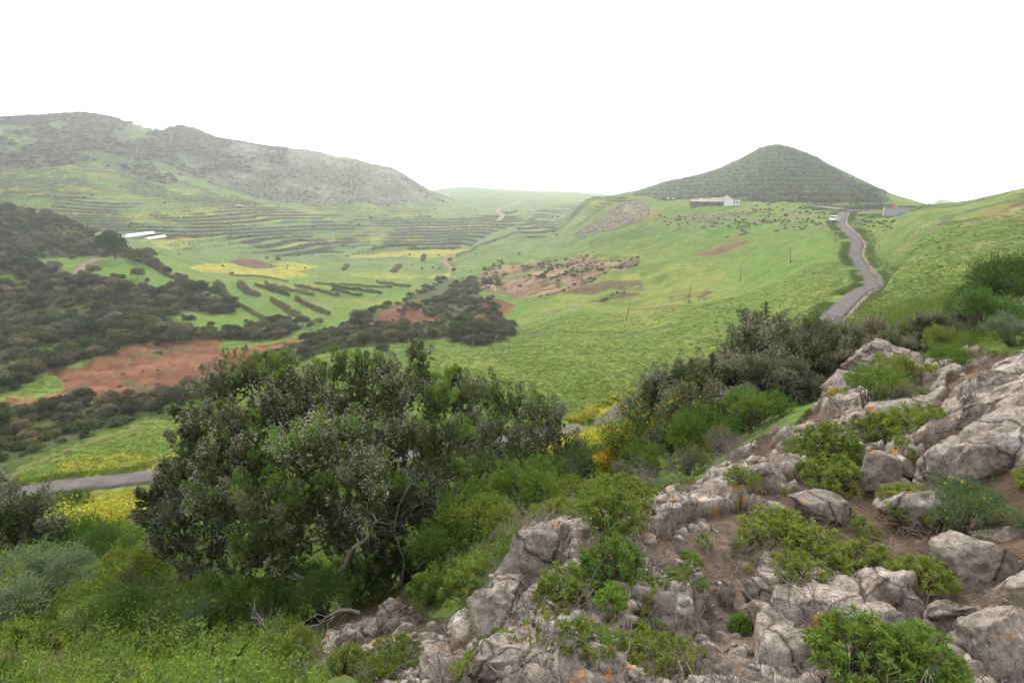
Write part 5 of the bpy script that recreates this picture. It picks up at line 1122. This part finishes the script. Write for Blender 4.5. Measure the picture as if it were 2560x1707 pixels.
vx = vx[(np.hypot(vx[:, 0], vx[:, 1]) < 90) & (noise(vx[:, 0]/6, vx[:, 1]/6, seed=9) > -.35)]
xy_ = np.vstack([xy_, vx])
scatter('mustard_flowers', YF, xy_, H(xy_[:, 0], xy_[:, 1]), np.random.default_rng(2).uniform(.5, 1.2, len(xy_)), 22, .15, 'yellow wild mustard in the fields and along the road')
kk = rg.integers(0, len(rx), 9000); off = rg.uniform(1.5, 3.0, len(kk))*np.where(rg.random(len(kk)) < .6, -1, 1.35); vg = np.c_[rx, ry][kk]+np.c_[tt[:, 1], -tt[:, 0]][kk]*off[:, None]
vg = vg[(noise(vg[:, 0]/4, vg[:, 1]/4, seed=19) > -.3)]
scatter('verge_grass', GR, vg, H(vg[:, 0], vg[:, 1])-.03, rg.uniform(.7, 1.9, len(vg)), 28, .2, 'rough grass along both edges of the asphalt')
# weeds on the near slope
def weed(seed, n_, h, w, cols, leaf=(.058, .018)):
    rng = np.random.default_rng(seed); B = Buf(); ns = 14
    ctr = np.c_[rng.normal(size=(ns, 2))*w*.3, h*rng.uniform(.3, 1.0, ns)]; k = rng.integers(0, ns, n_)
    c1, c2 = np.array(cols[0]), np.array(cols[1]); pos = ctr[k]*np.c_[np.ones((n_, 2)), rng.uniform(.3, 1, n_)]+rng.normal(size=(n_, 3))*.035
    B.leaves(pos, rng.normal(size=(n_, 3))*.7+[0, 0, .7], leaf[0]*rng.uniform(.6, 1.3, n_), leaf[1], c1+(c2-c1)*np.clip(rng.random((ns, 1))[k]*.6+rng.random((n_, 1))*.5, 0, 1), rng, .2, .1)
    return B.mesh('weeds', M_LEAF)
WD = [weed(620, 260, .38, .5, ((.13,.215,.034), (.24,.31,.055))), weed(621, 240, .32, .5, ((.15,.195,.034), (.28,.29,.055))), weed(622, 250, .42, .45, ((.105,.18,.03), (.19,.265,.046))), weed(623, 210, .3, .5, ((.10,.14,.055), (.18,.21,.10))),
      tuft(r_(624), 60, .42, .35, ((.08,.14,.024), (.15,.19,.034)), .012, .7, .3).mesh('weeds', M_LEAF)]
slope_m = (1-np.clip(LEDGE*1.3, 0, 1))*sstep(30, 15, RG)*(1-mask([(640,1760),(760,1540),(900,1440),(1040,1400),(1300,1400),(1300,1760)], .5))
xn, _ = sample_ground(17000, 2.4, 38, -1.05, 1.05, 330, slope_m*(.45+.55*sstep(-.25, .1, fbm(GX/1.1, GY/1.1, oct=3, seed=110)))*np.where((AG > .3) & (RG > 9.5), .45, np.where(AG > .14, .08, np.where(AG > -.05, .3, 1.0))), .75); xn = xn[no_road(xn)]
dn_ = np.hypot(xn[:, 0], xn[:, 1])
scatter('weeds', WD, xn, H(xn[:, 0], xn[:, 1])-.02, np.random.default_rng(3).uniform(.45, 1.25, len(xn))*(.55+.02*dn_), 23, .2, 'lush green weeds on the slope below the viewpoint')
DRY = [dead(r_(640+k), .35, .16, 9, .003, 3).mesh('twig_litter', M_TWIG) for k in range(3)]
xd, _ = sample_ground(750, 1.5, 14, -.5, .85, 331, np.clip(LEDGE*.8+.25, 0, 1), .75)
scatter('twig_litter', DRY, xd, H(xd[:, 0], xd[:, 1])-.01, np.random.default_rng(5).uniform(.4, 1.1, len(xd)), 24, .25, 'dead grey twigs littering the soil')
PEB = [rock_mesh(420+k, (1.0, .8, .6), 2, 6) for k in range(4)]
xp, _ = sample_ground(4200, 1.3, 8, -.5, .85, 332, LEDGE*sstep(-.2, .2, fbm(GX*1.2, GY*1.2, oct=2, seed=111)), .8)
scatter('pebbles', PEB, xp, H(xp[:, 0], xp[:, 1]), np.random.default_rng(6).uniform(.12, .5, len(xp))**2*.42, 25, .4, 'loose pebbles on the bare soil')
xh, _ = sample_ground(420, 1.5, 9, -.1, .85, 333, LEDGE*sstep(.0, .25, fbm(GX*1.5, GY*1.5, oct=2, seed=112)), .8)
SML = [leafy(r_(650+k), .2, .12, 9, leaf=(.04, .011)) for k in range(2)]
SML = [b[0].mesh('sprigs', M_LEAF) for b in SML]+[tuft(r_(660), 26, .16, .1, ((.10,.15,.03), (.20,.20,.05)), .006, .7, .2).mesh('sprigs', M_LEAF)]
scatter('sprigs', SML, xh, H(xh[:, 0], xh[:, 1]), np.random.default_rng(7).uniform(.4, 1.1, len(xh)), 26, .2, 'small green sprigs in the soil of the ledge')
# ------------------------------------------------------------------ buildings
def plain(name, c, rough=.85, spec=.2, var=.15, scale=2.0):
    c = np.array(c, float); return simple_mat(name, tuple(c*(1-var)), tuple(np.minimum(c*(1+var), .9)), scale, rough, .2, .01, spec)
M_WHITE = plain('white_limewash', (.72,.71,.69), var=.06); M_STONEW = plain('dark_stone_wall', (.15,.12,.105), var=.35, scale=1.6); M_TILE = plain('clay_tiles', (.36,.28,.235), var=.2)
M_WINDOW = plain('dark_opening', (.03,.03,.035), .3, .5); M_CONC = plain('grey_concrete', (.36,.36,.36), var=.12); M_DKROOF = plain('dark_roof_sheet', (.07,.07,.075)); M_ORANGE = plain('orange_paint', (.55,.16,.06), .5)
M_PLASTIC = plain('greenhouse_film', (.66,.68,.66), .45, .4, .05); M_POLE = plain('weathered_pole', (.10,.085,.07), var=.3, scale=6)
M_CAR = plain('white_car_paint', (.78,.79,.80), .25, .5, .02); M_GLASS = plain('car_glass', (.03,.035,.04), .1, .6); M_TYRE = plain('tyre_rubber', (.025,.025,.025), .8); M_RIM = plain('wheel_rim', (.4,.4,.4), .4); M_LAMP = plain('lamp_glass', (.7,.7,.68), .15, .6)
def frame(p, yaw=0.0, name='x'):
    """an Empty whose local x runs right and y away as seen from the viewpoint"""
    return empty(name, p, -math.atan2(p[0], p[1])+yaw)
def prism(name, pts, y0, y1, mat, parent):
    """outline (x, z) run from y0 to y1"""
    n_ = len(pts); V_ = [(x, y0, z) for x, z in pts]+[(x, y1, z) for x, z in pts]
    me = bpy.data.meshes.new(name); me.from_pydata(V_, [], [tuple(range(n_)), tuple(range(2*n_-1, n_-1, -1))]+[(k, n_+k, n_+(k+1) % n_, (k+1) % n_) for k in range(n_)])
    bm = bmesh.new(); bm.from_mesh(me); bmesh.ops.recalc_face_normals(bm, faces=bm.faces); bm.to_mesh(me); bm.free()
    me.materials.append(mat); return mobj(name, me, parent)
def box(name, x0, x1, y0, y1, z0, z1, mat, parent): return prism(name, [(x0, z0), (x1, z0), (x1, z1), (x0, z1)], y0, y1, mat, parent)
def house(name, u, v, label, parts, yaw=0.0, r=None, cat='house'):
    p = on(u, v, r); e = frame(p, yaw, name); tag(e, label, cat, None, 'thing'); parts(e); return e
def gable_front(e):                    # white gable house with a lean-to
    w, h, hr = 3.4, 2.8, 4.0
    wall = prism('wall', [(-w/2, -1.5), (w/2, -1.5), (w/2, h), (0, hr), (-w/2, h)], 0, 5.5, M_WHITE, e)
    for s in (-1, 1): prism('roof', [(s*(w/2+.25), h-.12), (0, hr+.06), (0, hr+.24), (s*(w/2+.25), h+.06)], -.25, 5.7, M_TILE, e)
    box('side_wing', w/2+.01, w/2+3.0, .4, 5.0, -1.5, 2.5, M_WHITE, e)
    prism('wing_roof', [(w/2-.02, 2.95), (w/2+3.2, 2.55), (w/2+3.2, 2.68), (w/2-.02, 3.08)], .2, 5.2, M_TILE, e)
    for x in (w/2+.9, w/2+2.1):
        f = box('window', x-.3, x+.3, .34, .46, 1.0, 2.0, M_WINDOW, e); box('frame', x-.36, x+.36, .35, .398, .93, .998, M_WHITE, f)
house('white_house', 1820, 515, 'small white house with gable front at the farm below the cone hill', gable_front, .2)
def barn_parts(w, d, h, ridge, wallm, opening=True):
    def f(e):
        box('wall', -w/2, w/2, 0, d, -1.2, h, wallm, e)
        for y0, y1, z0, z1 in ((-.3, d/2, h-.1, ridge), (d+.3, d/2, h-.1, ridge)):
            V_ = [(-w/2-.3, y0, z0), (w/2+.3, y0, z0), (w/2+.3, y1, z1), (-w/2-.3, y1, z1)]; V_ += [(x, y, z+.15) for x, y, z in V_]
            me = bpy.data.meshes.new('roof'); me.from_pydata(V_, [], [(0, 1, 2, 3), (4, 5, 6, 7), (0, 1, 5, 4), (1, 2, 6, 5), (2, 3, 7, 6), (3, 0, 4, 7)]); me.materials.append(M_TILE)
            bm = bmesh.new(); bm.from_mesh(me); bmesh.ops.recalc_face_normals(bm, faces=bm.faces); bm.to_mesh(me); bm.free(); mobj('roof', me, e)
        if opening: box('door', -.5, .5, -.06, .05, -.2, 1.5, M_WINDOW, e)
    return f
def long_barn(e):
    barn_parts(5.6, 5.0, 1.6, 3.0, M_STONEW)(e); prism('ridge', [(-2.8, 3.1), (2.8, 3.1), (2.8, 3.28), (-2.8, 3.28)], 2.35, 2.65, M_WHITE, e)
house('stone_barn', 1795, 514, 'long low stone barn with pale ridge beside the white house', long_barn)
house('stone_barn', 1765, 512, 'low stone barn with clay tiles left of the long barn', barn_parts(4.2, 4.2, 1.3, 2.3, M_STONEW), -.12)
def byre(e): barn_parts(3.6, 4.0, 1.2, 1.9, M_STONEW, False)(e); prism('gable', [(2.3, 1.0), (3.0, 1.0), (3.0, 2.3), (2.65, 2.7), (2.3, 2.3)], 1.2, 3.2, M_WHITE, e)
house('stone_barn', 1738, 511, 'small stone byre at the left end of the farm', byre, .15)
def yard(e):
    rng2 = np.random.default_rng(8)
    for k in range(12): box('block', -5.2+k*.86, -5.2+k*.86+.84, .02*(k % 3), .4+.02*(k % 2), -.8, .5+.35*rng2.random(), M_STONEW, e)
house('yard_wall', 1757, 515, 'low dark stone yard wall in front of the farm barns', yard, cat='wall')
def ruin(e):
    box('wall', -3.2, 2.8, 0, .5, -.6, .9, M_STONEW, e); box('wall', -3.2, -2.7, .51, 3.0, -.6, 1.1, M_STONEW, e); box('white_wall', -1.9, -.6, 1.0, 1.4, -.5, 1.7, M_WHITE, e); box('white_wall', .9, 2.0, 1.2, 1.6, -.5, 1.5, M_WHITE, e)
house('ruined_walls', 1676, 502, 'low ruined walls with two white patches left of the farm', ruin, cat='ruin')
def shed(e):
    box('wall', -4.3, 4.3, 0, .25, -.8, 1.15, M_CONC, e); box('rear_wall', -.9, 4.3, .6, 4.2, -.8, 1.75, M_CONC, e); box('roof', -1.1, 4.5, .4, 4.4, 1.76, 1.98, M_DKROOF, e); box('post', -4.55, -4.31, -.1, .2, -.8, 1.7, M_WHITE, e)
house('concrete_shed', 2254, 533, 'low grey concrete shed with dark flat roof by the right-hand skyline', shed, cat='shed')
def digger(e):
    box('cab', -.6, .5, 0, 1.4, .6, 1.9, M_ORANGE, e); prism('arm', [(.3, 1.4), (1.2, 2.2), (2.0, 1.1), (1.85, 1.0), (1.15, 1.9), (.4, 1.15)], .5, .75, M_ORANGE, e); box('track', -.9, .9, -.1, .3, 0, .55, M_TYRE, e); box('track', -.9, .9, 1.1, 1.5, 0, .55, M_TYRE, e)
p = on(2240, 529); e = frame(p+np.array([.3, 2.2, .2]), 0, 'orange_machine'); tag(e, 'small orange machine parked behind the concrete shed wall', 'machine'); digger(e)
def hut(e): barn_parts(3.6, 3.0, 1.7, 2.4, M_STONEW)(e)
house('stone_hut', 597, 521, 'tiny stone hut alone on the terraces below the rocky hillside', hut, cat='hut')
def tunnel(px0, px1, rad, label, seed):
    a, b = np.array(hit(*px0)), np.array(hit(*px1)); L = np.linalg.norm(b-a); m_ = (a+b)/2
    e = empty('polytunnel', (m_[0], m_[1], float(H(*m_))), math.atan2(b[1]-a[1], b[0]-a[0])); tag(e, label, 'greenhouse')
    za, zb = float(H(*a))-e.location.z, float(H(*b))-e.location.z; nx = 16; an = np.linspace(0, math.pi, 11); V_ = []
    for k in range(nx):
        x = -L/2+L*k/(nx-1); z0 = za+(zb-za)*k/(nx-1); rr_ = rad*(1+.04*math.sin(k*2.1))
        V_ += [(x, -rr_*math.cos(t), z0+rr_*.8*math.sin(t)) for t in an]
    ix = np.arange(nx*11).reshape(nx, 11); mobj('film', np_mesh('film', np.array(V_), [np.stack([ix[:-1, :-1], ix[:-1, 1:], ix[1:, 1:], ix[1:, :-1]], -1).reshape(-1, 4)], mats=[M_PLASTIC]), e)
    for k in range(0, nx, 3):
        B = Buf(); x = -L/2+L*k/(nx-1); z0 = za+(zb-za)*k/(nx-1); B.tube([(x, -rad*1.05*math.cos(t), z0+rad*.85*math.sin(t)) for t in an], .05, 4); mobj('hoop', B.mesh('hoop', M_CONC), e)
    for s, x, z0 in ((-1, -L/2, za), (1, L/2, zb)):
        pts = [(-rad*math.cos(t), z0+rad*.8*math.sin(t)) for t in an]; me = bpy.data.meshes.new('end_sheet'); me.from_pydata([(x, y, z) for y, z in pts]+[(x+s*.06, y, z) for y, z in pts], [], [tuple(range(11)), tuple(range(21, 10, -1))]+[(k, k+1, 12+k, 11+k) for k in range(10)]); me.materials.append(M_PLASTIC); mobj('end_sheet', me, e)
tunnel((304,594), (380,585), 1.6, 'longer white plastic tunnel greenhouse at the back beside the ploughed plot', 1)
tunnel((364,600), (410,593), 1.5, 'shorter white plastic tunnel greenhouse in front of the longer one', 2)
# ------------------------------------------------------------------ telephone poles
for u0, v0, u1, v1, lab in [(907,940,903,880,'telephone pole behind the big heath tree, leftmost of the line'), (1273,879,1271,844,'telephone pole at the end of the green spur'), (1565,804,1576,749,'leaning telephone pole in the middle of the green slope'), (1721,760,1727,713,'telephone pole standing by the dark earth patches'),
                            (1852,704,1852,663,'telephone pole on the green slope, third from the white van'), (1976,658,1976,618,'telephone pole on the green slope, second from the white van'), (2089,607,2089,575,'telephone pole beside the road just below the white van'), (1308,480,1308,470,'far hazy pole on the skyline of the saddle')]:
    p = on(u0, v0); r = math.hypot(p[0], p[1]); top = at(u1, v1, r)-p; e = empty('telephone_pole', p); tag(e, lab, 'pole', 'telephone poles')
    n_ = 8; pts = np.linspace(0, 1, n_)[:, None]*top[None]; pts[0, 2] -= .4; B = Buf(); B.tube(pts, np.linspace(.095, .065, n_), 8); mobj('post', B.mesh('post', M_POLE, True), e)
    B = Buf(); B.tube(np.array([top-[0, 0, .02], top+[0, 0, .06], top+[0, 0, .14]]), np.array([.10, .11, .03]), 8); mobj('cap', B.mesh('cap', M_CONC), e)
# ------------------------------------------------------------------ dry-stone field walls
def wall(px, h, label, seed):
    rng = np.random.default_rng(seed); xy = spline(hits(px), .55); c = xy[len(xy)//2]; z0 = float(H(*c)); e = empty('stone_wall', (c[0], c[1], z0)); tag(e, label, 'wall', None, 'thing')
    V, F_ = ico(1); Vs, Fs, n_ = [], [], 0
    for x, y in xy:
        for lv in range(3):
            q = V*rng.uniform(.22, .42, 3)+np.array([x-c[0]+rng.normal()*.12, y-c[1]+rng.normal()*.12, float(H(x, y))-z0+h*(lv+.4)/3]); Vs.append(q); Fs.append(F_+n_); n_ += len(V)
    o = mobj('stones', np_mesh('stones', np.vstack(Vs), [np.vstack(Fs)], mats=[M_ROCK], smooth=False), e); o['kind'] = 'stuff'
wall([(1140,640),(1180,625),(1230,603),(1270,590),(1300,578)], .9, 'dry-stone wall climbing from the valley track past the mustard field', 1)
wall([(590,690),(650,692),(720,705)], .6, 'low stone wall at the edge of the left mustard plot', 2)
wall([(985,600),(1060,603),(1150,606)], .7, 'low stone wall along the small yellow plots', 3)
wall([(690,590),(790,603),(850,612),(940,615)], .7, 'stone wall below the ploughed terrace plots', 4)
wall([(2205,722),(2196,700),(2180,684),(2170,670)], .5, 'row of dark stones along the outer bend of the asphalt', 5)
# ------------------------------------------------------------------ the van
def van(p, yaw):
    e = empty('van', p, yaw); tag(e, 'small white van parked at the roadside near the top of the climb', 'van')
    prof = [(2.05, .32), (2.12, .62), (2.05, .92), (1.45, 1.05), (.85, 1.68), (.55, 1.78), (-1.75, 1.80), (-1.98, 1.6), (-2.05, .9), (-2.05, .32)]
    ys = [(-.86, .0), (-.80, .0), (.80, .0), (.86, .0)]; V_ = []; n_ = len(prof)
    for y, tuck in ((-.80, .10), (-.86, 0), (.86, 0), (.80, .10)):
        V_ += [(x*(1-.02*(tuck > 0)), y*(1-(.12 if z > 1.0 else 0)), z) for x, z in prof]
    F_ = [tuple(range(n_-1, -1, -1)), tuple(range(3*n_, 4*n_))]+[(s*n_+k, s*n_+(k+1) % n_, (s+1)*n_+(k+1) % n_, (s+1)*n_+k) for s in range(3) for k in range(n_)]
    me = bpy.data.meshes.new('body'); me.from_pydata(V_, [], F_); bm = bmesh.new(); bm.from_mesh(me); bmesh.ops.recalc_face_normals(bm, faces=bm.faces); bm.to_mesh(me); bm.free(); me.materials.append(M_CAR); body = mobj('body', me, e)
    def quad(name, P_, mat, par=e):
        P_ = np.array(P_, float); nrm = np.cross(P_[1]-P_[0], P_[2]-P_[0]); nrm /= np.linalg.norm(nrm); V2 = np.vstack([P_, P_-nrm*.02]); m2 = bpy.data.meshes.new(name)
        m2.from_pydata(V2.tolist(), [], [(0, 1, 2, 3), (7, 6, 5, 4), (0, 4, 5, 1), (1, 5, 6, 2), (2, 6, 7, 3), (3, 7, 4, 0)]); m2.materials.append(mat); return mobj(name, m2, par)
    quad('windscreen', [(1.42, -.68, 1.12), (1.42, .68, 1.12), (.92, .64, 1.66), (.92, -.64, 1.66)], M_GLASS)
    for s in (-1, 1):
        y0, y1 = .775*s, .765*s
        quad('side_window', [(1.2, y0, 1.08), (.1, y0, 1.08), (.1, y1, 1.6), (.72, y1, 1.6)][::s], M_GLASS); quad('side_window', [(-.02, y0, 1.08), (-.95, y0, 1.08), (-.95, y1, 1.6), (-.02, y1, 1.6)][::s], M_GLASS)
        quad('headlight', [(2.09, s*.48, .70), (2.09, s*.78, .70), (2.06, s*.78, .88), (2.06, s*.48, .88)][::s], M_LAMP)
        B = Buf(); B.tube([(1.15, s*.84, 1.12), (1.12, s*1.0, 1.14), (1.1, s*1.05, 1.18)], [.05, .09, .07], 6); mobj('mirror', B.mesh('mirror', M_CAR), e)
        for x in (1.3, -1.3):
            B = Buf(); B.tube([(x, s*.66, .31), (x, s*.68, .31), (x, s*.86, .31), (x, s*.88, .31)], [.26, .31, .31, .26], 16); w_ = mobj('wheel', B.mesh('wheel', M_TYRE), e)
            B = Buf(); B.tube([(x, s*.80, .31), (x, s*.875, .31), (x, s*.885, .31)], [.17, .17, .02], 12); mobj('rim', B.mesh('rim', M_RIM), w_)
    quad('bumper', [(2.14, -.78, .34), (2.14, .78, .34), (2.16, .78, .54), (2.16, -.78, .54)], M_TYRE); quad('number_plate', [(2.175, -.26, .40), (2.175, .26, .40), (2.178, .26, .50), (2.178, -.26, .50)], M_WHITE)
xy, z, w_ = PATHS['road']; k = int(np.argmin(np.hypot(*(xy-np.array(hit(2098, 556))).T))); t = xy[k-3]-xy[k+3]; t /= np.linalg.norm(t)
vp = xy[k]+np.array([t[1], -t[0]])*1.7; van((vp[0], vp[1], float(z[k])+.06), math.atan2(t[1], t[0])-.25)
# ------------------------------------------------------------------ far mountain beyond the right-hand ridge
def mountain():
    a, s = ray(2358, 503); R = 1900.0; p = np.array([R*math.sin(float(a)), R*math.cos(float(a))]); w = 110.0; top = R*float(s); n1, n2 = 60, 30; V_ = []
    g = np.linspace(-1, 1, n1); gy = np.linspace(-1, 1, n2); Xg, Yg = np.meshgrid(g, gy, indexing='ij')
    hh = (top+60)*np.clip(1-(np.abs(Xg)**1.6)-Yg**2, 0, 1)**.7*(1+.15*fbm(Xg*4, Yg*4, oct=3, seed=3))-60
    ix = np.arange(n1*n2).reshape(n1, n2); fw = np.array([math.sin(float(a)), math.cos(float(a))]); rt = np.array([fw[1], -fw[0]])
    P_ = p+rt*(Xg*w)[..., None]+fw*(Yg*w)[..., None]
    me = np_mesh('mountain', np.c_[P_.reshape(-1, 2), hh.ravel()], [np.stack([ix[:-1, :-1], ix[1:, :-1], ix[1:, 1:], ix[:-1, 1:]], -1).reshape(-1, 4)], mats=[plain('far_rock', (.10,.095,.10))])
    tag(mobj('mountain', me), kind='structure')
mountain()
# ------------------------------------------------------------------ haze
hz = bpy.data.meshes.new('haze'); S_ = 2700.0; zb, zt = float(GZ.min())-70, max(float(GZ.max()), 3.0)+12
hz.from_pydata([(x, y, z) for z in (zb, zt) for x, y in ((-S_, -S_), (S_, -S_), (S_, S_), (-S_, S_))], [], [(3, 2, 1, 0), (4, 5, 6, 7), (0, 1, 5, 4), (1, 2, 6, 5), (2, 3, 7, 6), (3, 0, 4, 7)])
mh = bpy.data.materials.new('thin_haze'); mh.use_nodes = True; nt = mh.node_tree; nt.nodes.clear(); out = nt.nodes.new('ShaderNodeOutputMaterial'); pv = nt.nodes.new('ShaderNodeVolumePrincipled')
pv.inputs['Color'].default_value = (.95, .97, 1, 1); pv.inputs['Density'].default_value = HAZE; pv.inputs['Anisotropy'].default_value = .68
nt.links.new(pv.outputs[0], out.inputs['Volume']); hz.materials.append(mh); tag(mobj('haze', hz), kind='stuff')
